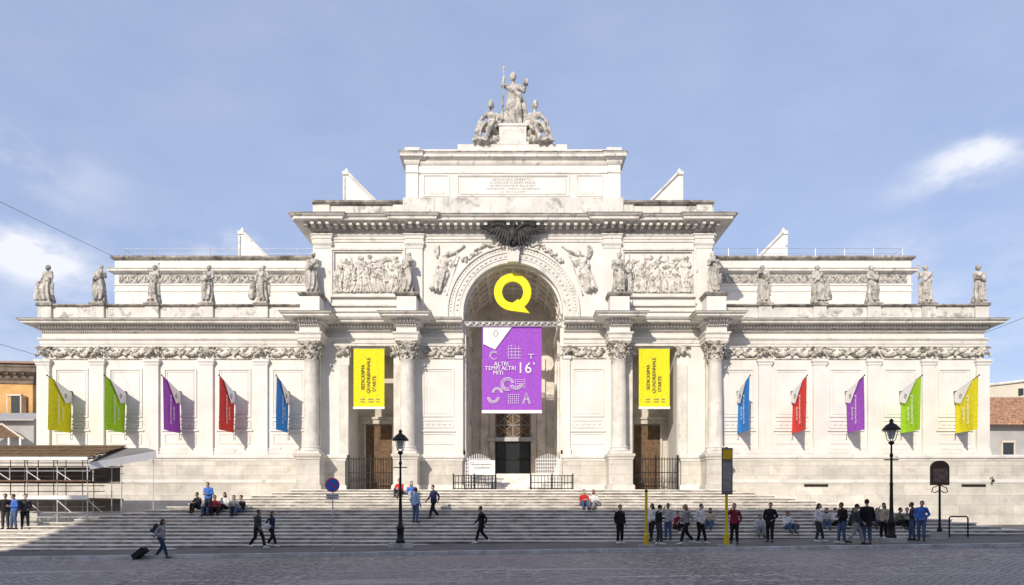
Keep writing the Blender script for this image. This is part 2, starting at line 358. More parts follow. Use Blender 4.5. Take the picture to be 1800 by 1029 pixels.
# podium of the wings and the low terrace wall carrying on past them
for s in (-1,1):
    b=MB(); b.box(s*13.0,s*46,43.05,62,-1.5,4.92); b.build('podium',M_podium,P)
    b=MB(); pr=[(0,4.62),(.05,4.66),(.05,4.74),(.16,4.82),(.16,4.95),(.10,5.02),(0,5.03)]
    path=[(13.0,43.05),(46,43.05)] if s>0 else [(-46,43.05),(-13.0,43.05)]
    b.sweep(pr,path); b.build('string_course',M_mould,P)
    b=MB(); b.sweep([(0,3.22),(.06,3.26),(.06,3.42),(0,3.46)],path); b.build('plinth_moulding',M_mould,P)
    b=MB(); b.sweep([(0,-1),(.12,-1),(.12,2.5),(.06,2.56),(0,2.57)],path); b.build('plinth',M_podium,P)
    # wing body
    b=MB(); b.box(s*12.75,s*XE,YW,60,4.93,13.5); b.build('wing_wall',M_wall,P)
    b=MB(); pw=[(XE,60),(XE,YW),(12.8,YW)]; path2=mir(pw) if s>0 else [(-x,y) for x,y in pw]
    # path direction must run left to right (outward = right of travel)
    path2=[(-XE,60),(-XE,YW),(-12.8,YW)] if s<0 else [(12.8,YW),(XE,YW),(XE,60)]
    b.sweep([(0,5.0),(.2,5.0),(.2,5.2),(.12,5.3),(.12,5.44),(.04,5.5),(0,5.52)],path2); b.build('base_moulding',M_mould,P)
    # penthouse set back above the wing
    b=MB(); b.box(s*W,s*28.0,48,62,13.4,19.25); b.build('setback_wall',M_wall,P)
    p3=[(-28,60),(-28,48),(-12.8,48)] if s<0 else [(12.8,48),(28,48),(28,60)]
    b=MB(); b.sweep([(0,19.05),(.1,19.1),(.22,19.2),(.22,19.33),(0,19.38)],p3); b.build('setback_coping',M_dirtcap,P)
    b=MB(); b.sweep([(0,18.1),(.08,18.14),(.2,18.22),(.34,18.24),(.34,18.34),(.42,18.42),(0,18.46)],p3); b.build('setback_cornice',M_trim,P)
    b=MB(); b.sweep([(0,17.28),(.06,17.3),(.06,17.42),(0,17.45)],p3); b.sweep([(0,16.85),(.05,16.87),(.05,16.97),(0,16.99)],p3); b.build('setback_moulding',M_mould,P)
    b=MB(); x=13.3
    while x<27.6:      # band of crossed fretwork under the setback cornice
        for a,c in (((0,17.5),(.5,18.05)),((.5,17.5),(0,18.05))):
            b.tube([(s*(x+a[0]),47.96,a[1]),(s*(x+c[0]),47.96,c[1])],.055,5)
        b.ell((s*(x+.25),47.95,17.78),(.12,.07,.12),8,5); b.ell((s*(x+.55),47.95,17.78),(.07,.06,.2),8,5)
        x+=.6
    b.build('fret_band',M_orn,P)
    b=MB(); b.box(s*13.2,s*27.7,47.975,48.05,17.46,18.1); b.build('fret_ground',M_grey,P)
# main entablature, broken forward over the four columns
cols=(6.56,12.51)
def ent_path(s):
    p=[(-XE,60),(-XE,YW)]
    for c,nx in ((12.51,7.0),(6.56,3.2)):
        p+=[(-c-.62,YW if c>10 else YC),(-c-.62,41.92),(-c+.62,41.92),(-c+.62,YC)]
    p+=[(-3.2,YC)]
    return p if s<0 else mir(p)
ARCHI=[(0,11.93),(.07,11.93),(.07,12.1),(.11,12.1),(.11,12.3),(.16,12.34),(.2,12.4),(.2,12.47),(0,12.48)]
CORN=[(0,12.8),(.08,12.84),(.08,12.98),(.2,13.0),(.26,13.05),(.26,13.22),(.5,13.24),(.82,13.27),(.82,13.37),(.9,13.40),(.97,13.46),(.97,13.49),(.9,13.51),(0,13.53)]
for s in (-1,1):
    b=MB(); b.sweep(ARCHI,ent_path(s)); b.build('architrave',M_mould,P)
    b=MB(); b.sweep(CORN,ent_path(s)); b.build('cornice',M_trim,P)
    b=MB(); b.sweep([(0,13.535),(.9,13.515),(.99,13.50),(1.0,13.53),(.6,13.56),(0,13.58)],ent_path(s)); b.build('cornice_coping',M_dirtcap,P)
    b=MB(); pa=ent_path(s)[1:] if s<0 else ent_path(s)[:-1]
    for a,c in zip(pa[:-1],pa[1:]):
        d=Vector(c)-Vector(a); ln=d.length; d.normalize(); nn=Vector((d.y,-d.x))
        if abs(d.x)<.5: continue
        k=int(ln/.2)
        for i in range(k):
            t=(i+.5)*ln/k; q=Vector(a)+d*t
            y=q.y
            b.box(q.x-.055,q.x+.055,y-.46,y-.24,13.06,13.225)
        k=int(ln/.13)
        for i in range(k):
            t=(i+.5)*ln/k; q=Vector(a)+d*t; b.box(q.x-.036,q.x+.036,q.y-.19,q.y-.07,12.86,12.975)
    b.build('dentil_course',M_mould,P)
    for c in cols:
        b=MB(); b.box(s*(c-.62),s*(c+.62),41.92,43.6,11.93,13.52); b.build('entablature_block',M_wall,P)
        b=MB(); b.box(s*(c-.6),s*(c+.6),41.98,43.29,13.58,14.8); b.build('statue_pedestal',M_wall,P)
        b=MB(); b.sweep([(0,14.7),(.08,14.75),(.15,14.85),(.15,14.93),(.0,14.97)],[(s*c-.6,43.28),(s*c-.6,41.98),(s*c+.6,41.98),(s*c+.6,43.28)]); b.box(s*c-.6,s*c+.6,41.98,43.28,14.8,14.965); b.build('pedestal_cap',M_dirtcap,P)
        b=MB(); b.sweep([(0,13.5),(.1,13.58),(.1,13.75),(.02,13.84),(0,13.86)],[(s*c-.6,43.28),(s*c-.6,41.98),(s*c+.6,41.98),(s*c+.6,43.28)]); b.build('pedestal_foot',M_mould,P)
# parapet of the wings
for s in (-1,1):
    p=[(-30.0,60),(-30.0,43.45),(-13.2,43.45)] if s<0 else [(13.2,43.45),(30.0,43.45),(30.0,60)]
    b=MB(); b.box(s*12.9,s*29.98,43.47,44.1,13.4,14.5); b.build('parapet',M_parapet,P)
    b=MB(); b.sweep([(-.3,14.44),(.02,14.46),(.14,14.54),(.14,14.62),(-.3,14.66)],p); b.build('parapet_coping',M_dirtcap,P)
    b=MB(); b.sweep([(0,13.56),(.08,13.58),(.08,13.72),(0,13.76)],p); b.build('parapet_foot',M_trim,P)
    for x in (16.0,19.47,22.93,26.4,29.75):
        b=MB(); b.box(s*x-.42,s*x+.42,43.3,44.05,13.57,14.5); b.build('parapet_pier',M_parapet,P)
        b=MB(); b.box(s*x-.5,s*x+.5,43.2,44.1,14.5,14.68); b.build('pier_cap',M_dirtcap,P)
# pilasters and wall panels of the wings
PIL=(16.0,19.47,22.93,26.4,29.85)
BAY=(14.3,17.75,21.2,24.67,28.12)
def pil_mb():
    b=MB(); b.box(-.4,.4,-.18,.02,5.45,10.75)
    b.box(-.46,.46,-.25,.02,4.98,5.22); b.box(-.43,.43,-.22,.02,5.22,5.46)
    b.sweep([(0,10.72),(.05,10.76),(.05,10.86),(.12,10.96),(.12,11.08),(0,11.1)],[(-.4,0),(-.4,-.18),(.4,-.18),(.4,0)]); return b
def panel_mb():
    b=MB(); x=1.0
    def frame(x0,x1,z0,z1,w,d):
        b.box(x0,x1,-d,.02,z1-w,z1); b.box(x0,x1,-d,.02,z0,z0+w); b.box(x0,x0+w,-d,.02,z0+w,z1-w); b.box(x1-w,x1,-d,.02,z0+w,z1-w)
    frame(-1.05,1.05,7.45,10.55,.1,.06); frame(-.86,.86,7.64,10.36,.035,.03)
    frame(-1.05,1.05,6.75,7.25,.06,.05)
    for i in range(5): b.ell((-.7+.35*i,-.01,7.0),(.15,.05,.09),8,5)
    b.box(-1.16,1.16,-.09,.02,6.55,6.66); frame(-1.0,1.0,5.75,6.4,.06,.04)
    return b
def garland_mb(wd):
    b=MB(); rg=random.Random(5)
    b.box(-wd/2,wd/2,-.05,.02,11.13,11.2); 
    for s in (-1,1):
        c=s*wd*.235; hw=wd*.20
        for i in range(46):
            t=-1+2*i/45; x=c+hw*t; z=11.72-.33*(1-t*t); rr=.07+.05*(1-t*t)
            b.ell((x+rg.uniform(-.04,.04),-.08+rg.uniform(-.06,.03),z+rg.uniform(-.06,.05)),(rr*rg.uniform(.6,1.1),rr,rr*rg.uniform(.6,1.1)),6,4)
        for i in range(14):   # scrolls and ribbons over the swag
            a=rg.uniform(0,6.28); x=c+rg.uniform(-hw,hw)*.9; z=11.7+rg.uniform(-.05,.16)
            b.tube([(x+.08*math.cos(a+q),-.04-.02*q*.3,z+.06*math.sin(a+q)) for q in (0,.9,1.8,2.7,3.6)],[.03,.03,.025,.02,.012],5)
    for x in (0,):           # shell between the swags
        for i in range(7):
            a=R(20+i*23.3); b.tube([(x,-.06,11.42),(x+.26*math.cos(a),-.1,11.42+.3*math.sin(a))],[.03,.055],5)
        b.ell((x,-.08,11.36),(.1,.07,.08),8,5)
    return b
def mask_mb():
    b=MB(); rg=random.Random(9)
    b.ell((0,-.2,11.58),(.2,.2,.23),10,7); b.ell((0,-.38,11.52),(.1,.09,.08),8,5); b.ell((0,-.36,11.62),(.05,.08,.07),6,4)
    for q in (-1,1): b.ell((q*.09,-.36,11.66),(.035,.03,.025),6,4); b.ell((q*.17,-.22,11.8),(.06,.05,.06),6,4)
    for i in range(34):
        a=rg.uniform(-.7,3.84); r=rg.uniform(.22,.42); b.ell((r*math.cos(a),-.12+rg.uniform(-.08,.06),11.56+r*.75*math.sin(a)),(.075,.07,.1),6,4)
    for q in (-1,1):
        b.tube([(q*(.3+.16*math.cos(t)*(1-t/9)),-.14,11.8+.13*math.sin(t)*(1-t/9)) for t in [j*.6 for j in range(11)]],[.05-.003*j for j in range(11)],5)
        b.tube([(q*.34,-.1,11.5),(q*.46,-.12,11.36),(q*.44,-.1,11.22)],[.06,.07,.02],6)
    b.box(-.5,.5,-.2,.02,11.86,11.93); return b
def rep(name,mb,m,xs,y,parent=P,smooth=False):
    me=mb.mesh(name,(0,0,0),smooth); me.materials.append(m); res=[]
    for x in xs:
        o=bpy.data.objects.new(name,me); COL.objects.link(o); o.parent=parent; L0=WLOC[parent.name]; o.location=(x-L0[0],y-L0[1],-L0[2]); res.append(o)
    return res
sgn=[-1,1]
rep('pilaster',pil_mb(),M_wall,[s*x for s in sgn for x in PIL],YW)
rep('wall_panel',panel_mb(),M_wall,[s*x for s in sgn for x in BAY],YW)
rep('garland',garland_mb(3.2),M_orn,[s*x for s in sgn for x in BAY],YW-.02)
rep('lion_mask',mask_mb(),M_orn,[s*x for s in sgn for x in PIL],YW-.02)
# central block: piers, recessed side bays, jambs
for s in (-1,1):
    b=MB(); b.box(s*3.15,s*7.58,YC,50.2,2.7,13.52); b.build('pier',M_wall,P)
    b=MB(); b.box(s*10.39,s*12.78,YC,50.2,2.7,13.521); b.build('corner_pier',M_wall,P)
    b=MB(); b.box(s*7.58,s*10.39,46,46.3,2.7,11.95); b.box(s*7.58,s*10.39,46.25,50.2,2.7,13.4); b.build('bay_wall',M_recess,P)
    b=MB(); b.box(s*7.58,s*10.39,YC+.002,46.4,11.93,13.523); b.build('bay_lintel',M_wall,P)
    for x0,x1 in ((3.2,7.4),(10.57,12.95)):
        b=MB(); b.box(s*x0,s*x1,42.92,43.35,2.72,4.7); b.build('pier_base',M_podium,P)
        b=MB(); pth=[(min(s*x0,s*x1),43.3),(min(s*x0,s*x1),42.92),(max(s*x0,s*x1),42.92),(max(s*x0,s*x1),43.3)]
        b.sweep([(0,4.6),(.05,4.64),(.05,4.74),(.14,4.82),(.14,4.95),(.08,5.02),(-.42,5.03),(-.42,4.6)],pth); b.build('base_moulding',M_mould,P); b=MB(); b.sweep([(0,2.7),(.1,2.7),(.1,3.05),(.03,3.12),(0,3.12)],pth); b.build('foot_moulding',M_mould,P)
    # panel frames on the piers
    b=MB()
    def frame(x0,x1,z0,z1,w,d):
        x0,x1=min(x0,x1),max(x0,x1)
        b.box(x0,x1,YC-d,YC+.02,z1-w,z1); b.box(x0,x1,YC-d,YC+.02,z0,z0+w); b.box(x0,x0+w,YC-d,YC+.02,z0+w,z1-w); b.box(x1-w,x1,YC-d,YC+.02,z0+w,z1-w)
    frame(s*3.75,s*5.75,7.45,10.55,.1,.06); frame(s*3.95,s*5.55,7.65,10.35,.035,.03); frame(s*3.75,s*5.75,6.75,7.25,.06,.05); frame(s*3.75,s*5.75,5.7,6.4,.06,.04)
    for i in range(5): b.ell((s*(4.05+.35*i),YC-.01,7.0),(.15,.05,.09),8,5)
    b.box(s*3.6,s*5.85,YC-.09,YC+.02,6.5,6.6); b.build('pier_panel',M_wall,P)
    b=MB(); b.box(s*3.17,s*3.6,YC-.12,YC+.02,5.03,11.1); b.box(s*3.17,s*3.68,YC-.2,YC+.02,11.1,11.3); b.box(s*3.17,s*3.66,YC-.17,YC+.02,5.03,5.4); b.build('jamb_pilaster',M_wall,P)
    MB().box(s*10.42,s*11.0,YC-.14,YC+.02,5.03,10.75).build('bay_pilaster',M_column,P); MB().box(s*7.0,s*7.55,YC-.14,YC+.02,5.03,10.75).build('bay_pilaster',M_column,P)
    rep('pier_garland',garland_mb(2.3),M_orn,[s*4.75],YC-.02)
    rep('bay_capital',mask_mb(),M_orn,[s*10.72,s*7.28,s*3.5],YC-.02)
    # side bay inner wall: blind frame, dark doorway and iron grille
    b=MB(); b.box(s*8.1,s*9.9,45.9,46.02,2.7,7.2); b.build('bay_door',M_wood,P)
    b=MB(); frz=[(8.0,8.12),(9.88,10.0)]
    for q in frz: b.box(s*q[0],s*q[1],45.8,46.01,2.7,7.3)
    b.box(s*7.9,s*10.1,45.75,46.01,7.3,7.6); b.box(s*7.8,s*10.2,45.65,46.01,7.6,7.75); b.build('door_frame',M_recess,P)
    b=MB(); x=7.66
    while x<10.35: b.tube([(s*x,43.0,2.75),(s*x,43.0,4.86)],.022,5); x+=.17
    for z in (2.82,3.3,3.9,4.75): b.box(s*7.6,s*10.37,42.98,43.02,z-.025,z+.025)
    x=7.745
    while x<10.3: b.tube([(s*(x-.085),43.0,3.3),(s*x,43.0,3.6),(s*(x+.085),43.0,3.3)],.014,4); x+=.17
    for x in (7.62,8.98,10.35): b.box(s*x-.04,s*x+.04,42.95,43.05,2.72,5.0)
    b.build('iron_gate',M_iron,P)
# columns
def shaft():
    return [(.50,0),(.50,.02),(.455,.12),(.452,1.2),(.448,2.0),(.438,3.0),(.42,4.0),(.402,5.0),(.395,5.28),(.44,5.32),(.44,5.38),(.40,5.42)]
def capital():
    b=MB(); b.lathe([(.40,10.82),(.41,10.9),(.42,11.2),(.47,11.5),(.56,11.7),(.56,11.72)],n=20)
    for tier,(z0,h,n,ph,r0) in enumerate(((10.84,.42,8,0,.43),(10.98,.62,8,math.pi/8,.45))):
        for i in range(n):
            a=2*math.pi*i/n+ph; ca,sa=math.cos(a),math.sin(a); pts=[];wd=[]
            for t in (0,.3,.6,.82,1,1.08):
                r=r0+.03+.05*t+(.17*max(0,t-.55)/.45)**1.0*(1 if t<=1 else 1.2); z=z0+h*min(t,1)-(.10 if t>1 else 0); pts.append((r,z)); wd.append(.15*(1-.35*abs(t-.45)) if t<=1 else .06)
            vs=[];fs=[]
            for (r,z),w_ in zip(pts,wd):
                for q in (-1,0,1):
                    rr=r+(.035 if q==0 else 0); vs.append((rr*ca-q*w_*sa,rr*sa+q*w_*ca,z))
            for j in range(5):
                for q in range(2): fs.append((j*3+q,j*3+q+1,j*3+q+4,j*3+q+3))
            b.add(vs,fs)
            for q in (-1,1): b.ell((pts[3][0]*ca-q*.1*sa,pts[3][0]*sa+q*.1*ca,pts[3][1]),(.05,.05,.06),6,4)
    for i in range(4):
        a=math.pi/4+math.pi/2*i; ca,sa=math.cos(a),math.sin(a)
        b.tube([((.6+.11*math.cos(t)*(1-t/9))*ca,(.6+.11*math.cos(t)*(1-t/9))*sa,11.66+.11*math.sin(t)*(1-t/9)) for t in [j*.7 for j in range(10)]],[.05-.003*j for j in range(10)],6)
        a=math.pi/2*i; b.ell((.56*math.cos(a),.56*math.sin(a),11.78),(.09,.09,.09),8,5)
    for dz,e in ((11.74,.62),(11.83,.68)):
        vs=[]
        for i in range(4):
            for q in (-.92,-.4,.4,.92):
                a=math.pi/2*i; rr=e*(1 if abs(q)>.5 else .84); x,y=rr,q*e; vs.append((x*math.cos(a)-y*math.sin(a),x*math.sin(a)+y*math.cos(a)))
        k=len(vs); b.add([(x,y,dz) for x,y in vs]+[(x,y,dz+.09) for x,y in vs],[tuple(reversed(range(k))),tuple(range(k,2*k))]+[(i,(i+1)%k,(i+1)%k+k,i+k) for i in range(k)])
    return b
ms=MB().lathe([(r,z+5.46) for r,z in shaft()],n=32).mesh('column',smooth=True); ms.materials.append(M_column)
mcap=capital().mesh('capital'); mcap.materials.append(M_orn)
bb=MB(); bb.box(-.66,.66,-.66,.66,5.0,5.14); bb.lathe([(.62,5.14),(.66,5.18),(.66,5.24),(.6,5.28),(.55,5.3),(.53,5.35),(.56,5.37),(.58,5.41),(.55,5.46),(.48,5.47)],n=28); mbase=bb.mesh('column_base'); mbase.materials.append(M_mould)
pd=MB(); pd.box(-.72,.72,-.75,.75,2.72,4.72); q=[(-.72,.75),(-.72,-.75),(.72,-.75),(.72,.75)]
pd.sweep([(0,2.7),(.12,2.7),(.12,3.02),(.04,3.12),(0,3.13)],q); pd.sweep([(0,4.6),(.05,4.64),(.05,4.74),(.14,4.84),(.14,4.97),(0,5.0)],q); pd.box(-.719,.719,-.749,.749,4.7,4.999)
mped=pd.mesh('column_pedestal'); mped.materials.append(M_podium)
for s in (-1,1):
    for c in cols:
        o=bpy.data.objects.new('column',ms); COL.objects.link(o); o.parent=P; L0=WLOC[P.name]; o.location=(s*c,42.3-L0[1],0)
        for nm,me in (('capital',mcap),('column_base',mbase),('column_pedestal',mped)):
            q=bpy.data.objects.new(nm,me); COL.objects.link(q); q.parent=o
        b=MB(); b.box(s*c-.36,s*c+.36,42.95,43.32,5.4,11.9); b.build('rear_pilaster',M_column,P)
# arch: front wall over the opening, archivolt, coffered vault, rear wall
RA=3.15; CZ=14.06
b=MB(); n=36; xs=[-RA*math.cos(math.pi*i/n) for i in range(n+1)]
for i in range(n):
    za=CZ+math.sqrt(max(0,RA*RA-xs[i]**2)); zb=CZ+math.sqrt(max(0,RA*RA-xs[i+1]**2))
    b.quad((xs[i],YC,za),(xs[i+1],YC,zb),(xs[i+1],YC,18.6),(xs[i],YC,18.6))
for s in (-1,1): b.box(s*RA,s*12.7,YC,56,13.52,18.61)
b.box(-12.7,12.7,YC,56,18.6,21.0); b.build('upper_wall',M_wall,P)
b=MB(); b.arc(RA,RA+.24,CZ,YC-.06,YC+.3,zb=13.56); b.arc(RA+.24,RA+.6,CZ,YC-.1,YC+.3,zb=13.56); b.arc(RA+.6,RA+.68,CZ,YC-.16,YC+.3,zb=13.56); b.arc(RA+.68,RA+.95,CZ,YC-.12,YC+.3,zb=13.56); b.arc(RA+.95,RA+1.06,CZ,YC-.22,YC+.3,zb=13.56)
for r_,k,sz,yy in ((RA+.42,34,.085,.13),(RA+.82,60,.055,.14)):
    for i in range(k):
        a=math.pi*(i+.5)/k; b.ell((r_*math.cos(a),YC-yy,CZ+r_*math.sin(a)),(sz,.05,sz),6,4)
b.build('archivolt',M_mould,P)
b=MB(); n=36
b.arc(RA+.002,RA+.25,CZ,YC+.31,50.0,n=n,zb=13.4); b.build('arch_vault',M_vault,P)
b=MB()
for j in range(7): y=YC+.35+j*1.03; b.arc(RA-.12,RA+.05,CZ,y,y+.26,n=36)
for i in range(11):
    a=math.pi*(i+.5)/11; c,s_=math.cos(a),math.sin(a); t=Vector((-s_,0,c)); nrm=Vector((c,0,s_)); p0=Vector((0,0,CZ))+nrm*(RA-.11); p1=Vector((0,0,CZ))+nrm*(RA+.03)
    vs=[]
    for y in (YC+.4,49.9):
        for p in (p0,p1):
            for q in (-.11,.11): v=p+t*q; vs.append((v.x,y,v.z))
    b.add(vs,[(0,1,3,2),(4,6,7,5),(0,4,5,1),(1,5,7,3),(3,7,6,2),(2,6,4,0)])
for i in range(10):
    a=math.pi*(i+1)/11
    for j in range(6): b.ell(((RA-.03)*math.cos(a),YC+.35+.13+(j+.5)*1.03,CZ+(RA-.03)*math.sin(a)),.1,8,5)
b.build('vault_coffers',M_vault,P)
b=MB(); b.box(-3.2,3.2,50,50.4,2.7,18.6); b.build('arch_rear_wall',M_vault,P)
for s in (-1,1):    # jambs inside the arch
    b=MB(); b.box(s*3.0,s*3.16,43.5,44.1,3.0,13.2); b.box(s*3.0,s*3.16,46.2,46.8,3.9,13.2); b.box(s*3.0,s*3.16,49.0,49.6,3.9,13.2); b.box(s*2.88,s*3.17,43.45,49.95,13.2,13.5); b.box(s*3.04,s*3.16,43.5,49.9,5.1,5.35); b.build('jamb_pilaster',M_vault,P)
    b=MB(); b.box(s*1.75,s*2.35,49.8,50.02,3.9,12.6); b.build('rear_pilaster',M_vault,P)
# inner flight of steps and the door
b=MB()
for i in range(8): b.box(-3.13,3.13,43.4+i*.38,49.99-.002*i,2.7+i*.16-.02,2.7+(i+1)*.16)
b.build('inner_steps',M_step,P)
zf=3.98
door=MB().box(-1.35,1.35,49.86,49.99,zf,8.6).build('door',M_wood,P)
b=MB()
for s in (-1,1): b.box(s*1.35,s*1.72,49.7,50.01,zf,8.7); b.box(s*1.3,s*1.36,49.75,49.97,zf,8.65)
b.box(-1.9,1.9,49.68,50.01,8.7,9.0); b.box(-2.1,2.1,49.5,50.01,9.0,9.2); b.build('door_frame',M_recess,door)
b=MB(); b.box(-1.28,1.28,49.8,49.88,zf,6.45); b.build('door_glass',M_glass,door)
b=MB(); b.box(-1.9,1.6,49.55,49.85,6.5,6.78); b.build('transom',M_steel,door)
b=MB()
for x in (-1.25,-.42,.42,1.25): b.box(x-.05,x+.05,49.74,49.84,zf,6.5)
b.box(-1.25,1.25,49.74,49.84,5.15,5.25); b.build('door_stile',M_iron,door)
b=MB()
M_grille=mat('grille_grey',(.30,.29,.28),rough=.6,var=.1)
for x0 in (-1.25,0.0):
    x1=x0+1.25; xm=(x0+x1)/2
    for z0,z1 in ((6.8,7.7),(7.7,8.6)):
        for a,c in (((x0,z0),(x1,z1)),((x1,z0),(x0,z1)),((xm,z0),(xm,z1))): b.tube([(a[0],49.8,a[1]),(c[0],49.8,c[1])],.035,5)
for z in (6.82,7.7,8.56): b.box(-1.28,1.28,49.77,49.84,z-.04,z+.04)
for x in (-1.25,0,1.25): b.box(x-.04,x+.04,49.77,49.84,6.8,8.6)
b.build('door_grille',M_grille,door)
# open gate leaves and railings in the arch mouth
for s in (-1,1):
    b=MB(); x0,x1=1.45,3.02
    for i in range(12): x=x0+(x1-x0)*i/11; b.box(s*x-.022,s*x+.022,43.2,43.24,2.9,4.75+.35*math.sin(math.pi*i/11))
    for i in range(9): z=3.0+i*.22; b.box(s*x0,s*x1,43.19,43.25,z-.022,z+.022)
    b.build('gate_leaf',M_white,P)
    b=MB(); x=1.1
    while x<3.6: b.tube([(s*x,41.2,2.74),(s*x,41.2,3.62)],.02,5); x+=.2
    for z in (2.85,3.2,3.62): b.box(s*1.05,s*3.6,41.17,41.23,z-.025,z+.025)
    for x in (1.05,2.35,3.6): b.box(s*x-.04,s*x+.04,41.15,41.25,2.72,3.75)
    b.build('railing',M_iron,P)
# upper storey: pilasters, entablature, relief panels
ups=(6.25,12.05)
for s in (-1,1):
    for x in ups:
        b=MB(); b.box(s*x-.52,s*x+.52,YC-.16,YC+.02,13.56,18.2); b.build('upper_pilaster',M_wall,P)
        b=MB(); b.sweep([(0,18.05),(.04,18.1),(.04,18.22),(.12,18.36),(.12,18.5),(0,18.52)],[(s*x-.52,YC),(s*x-.52,YC-.16),(s*x+.52,YC-.16),(s*x+.52,YC)]); b.box(s*x-.52,s*x+.52,YC-.158,YC+.02,18.19,18.51); b.build('pilaster_capital',M_mould,P)
    b=MB(); x0,x1,z0,z1=7.05,11.3,15.3,17.85
    def fr(x0,x1,z0,z1,w,d): 
        a,c=min(s*x0,s*x1),max(s*x0,s*x1)
        b.box(a,c,YC-d,YC+.02,z1-w,z1); b.box(a,c,YC-d,YC+.02,z0,z0+w); b.box(a,a+w,YC-d,YC+.02,z0+w,z1-w); b.box(c-w,c,YC-d,YC+.02,z0+w,z1-w)
    fr(x0-.25,x1+.25,z0-.3,z1+.25,.14,.22); fr(x0-.1,x1+.1,z0-.15,z1+.1,.08,.14)
    b.box(s*(x0-.3),s*(x1+.3),YC-.16,YC+.02,14.45,14.6); b.box(s*(x0-.3),s*(x1+.3),YC-.1,YC+.02,14.1,14.2); b.build('relief_frame',M_mould,P)
def up_path():
    p=[(-W,56),(-W,YC)]
    e=.18
    for a,c in ((-12.57,-11.53),(-6.77,-5.73),(5.73,6.77),(11.53,12.57)): p+=[(a,YC),(a,YC-e),(c,YC-e),(c,YC)]
    return p+[(W,YC),(W,56)]
b=MB(); b.sweep([(0,18.52),(.06,18.52),(.06,18.68),(.1,18.68),(.1,18.84),(.16,18.9),(.16,18.97),(0,18.98)],up_path()); b.build('upper_architrave',M_mould,P)
b=MB(); b.sweep([(0,19.12),(.1,19.16),(.1,19.28),(.22,19.32),(.22,19.5),(.9,19.52),(1.0,19.54),(1.0,19.68),(1.08,19.72),(1.16,19.8),(1.16,19.84),(0,19.88)],up_path()); b.build('upper_cornice',M_trim,P)
b=MB(); b.sweep([(0,19.885),(1.1,19.85),(1.2,19.84),(1.2,19.88),(.6,19.93),(0,19.95)],up_path()); b.build('cornice_coping',M_dirtcap,P)
b=MB(); x=-12.95
while x<13.0:
    y=YC-(.18 if (5.73<abs(x)<6.77 or 11.53<abs(x)<12.57) else 0)
    b.box(x-.1,x+.1,y-.8,y-.2,19.3,19.49); b.box(x-.08,x+.08,y-.6,y-.2,19.24,19.31); x+=.468
x=-12.75
while x<12.8: 
    y=YC-(.18 if (5.73<abs(x)<6.77 or 11.53<abs(x)<12.57) else 0); b.box(x-.05,x+.05,y-.2,y-.08,19.17,19.28); x+=.16
b.build('modillion_course',M_trim,P)
# attics
b=MB(); b.box(-12.55,12.55,42.95+.3,56,19.9,21.0)
b.box(-6.95,6.95,43.05,56,19.9,21.25); b.build('lower_attic',M_parapet,P)
for s in (-1,1):
    b=MB(); p=[(-12.55,56),(-12.55,43.2),(-6.96,43.2)] if s<0 else [(6.96,43.2),(12.55,43.2),(12.55,56)]
    b.sweep([(0,20.82),(.08,20.86),(.18,20.96),(.18,21.08),(0,21.13)],p); b.box(s*6.96,s*12.55,43.2,56,20.9,21.12); b.build('attic_coping',M_dirtcap,P)
    b=MB(); b.box(s*11.6,s*12.6,43.15,44,19.92,20.85); b.box(s*6.97,s*7.6,43.15,44,19.92,20.85); b.build('attic_pier',M_parapet,P)
b=MB(); b.sweep([(0,21.2),(.1,21.22),(.1,21.42),(0,21.46)],[(-6.8,56),(-6.8,43.6),(6.8,43.6),(6.8,56)]); b.build('attic_foot',M_trim,P)
b=MB(); b.box(-6.8,6.8,43.6,56,21.2,24.2); 
for s in (-1,1): b.box(s*6.05,s*6.84,43.5,44.2,21.45,23.9)
b.build('attic',M_wall,P)
p=[(-6.8,56),(-6.8,43.6),(-6.84,43.6),(-6.84,43.5),(-6.05,43.5),(-6.05,43.6),(6.05,43.6),(6.05,43.5),(6.84,43.5),(6.84,43.6),(6.8,43.6),(6.8,56)]
p=[(-6.84,56),(-6.84,43.5),(-6.05,43.5),(-6.05,43.6),(6.05,43.6),(6.05,43.5),(6.84,43.5),(6.84,56)]
b=MB(); b.sweep([(0,23.0),(.05,23.02),(.05,23.1),(0,23.12)],p); b.sweep([(0,23.55),(.05,23.57),(.1,23.7),(.1,23.8),(.25,23.9),(.34,23.95),(.34,24.1),(.4,24.2),(0,24.25)],p); b.build('attic_cornice',M_trim,P)
b=MB(); b.sweep([(0,24.255),(.3,24.22),(.42,24.2),(.42,24.26),(0,24.32)],p); b.build('attic_coping',M_dirtcap,P)
b=MB(); b.box(-6.7,6.7,43.55,55,24.2,24.55); 
for s in (-1,1): b.box(s*5.95,s*6.9,43.42,55,24.22,24.62)
b.build('blocking_course',M_mould,P)
b=MB()
def fr2(x0,x1,z0,z1,w,d,y=43.6):
    b.box(x0,x1,y-d,y+.02,z1-w,z1); b.box(x0,x1,y-d,y+.02,z0,z0+w); b.box(x0,x0+w,y-d,y+.02,z0+w,z1-w); b.box(x1-w,x1,y-d,y+.02,z0+w,z1-w)
fr2(-3.6,3.6,21.55,22.95,.09,.06); fr2(-3.4,3.4,21.7,22.8,.03,.04)
for s in (-1,1): a,c=sorted((s*4.05,s*5.75)); fr2(a,c,21.55,22.95,.08,.05); b.box(s*4.4,s*5.4,43.57,43.61,21.72,21.85)
b.build('attic_panel',M_mould,P)
M_letter=mat('cut_lettering',(.30,.27,.235),var=.1)
insc=MB().box(-3.36,3.36,43.575,43.61,21.74,22.76).build('inscription',M_wall,P)
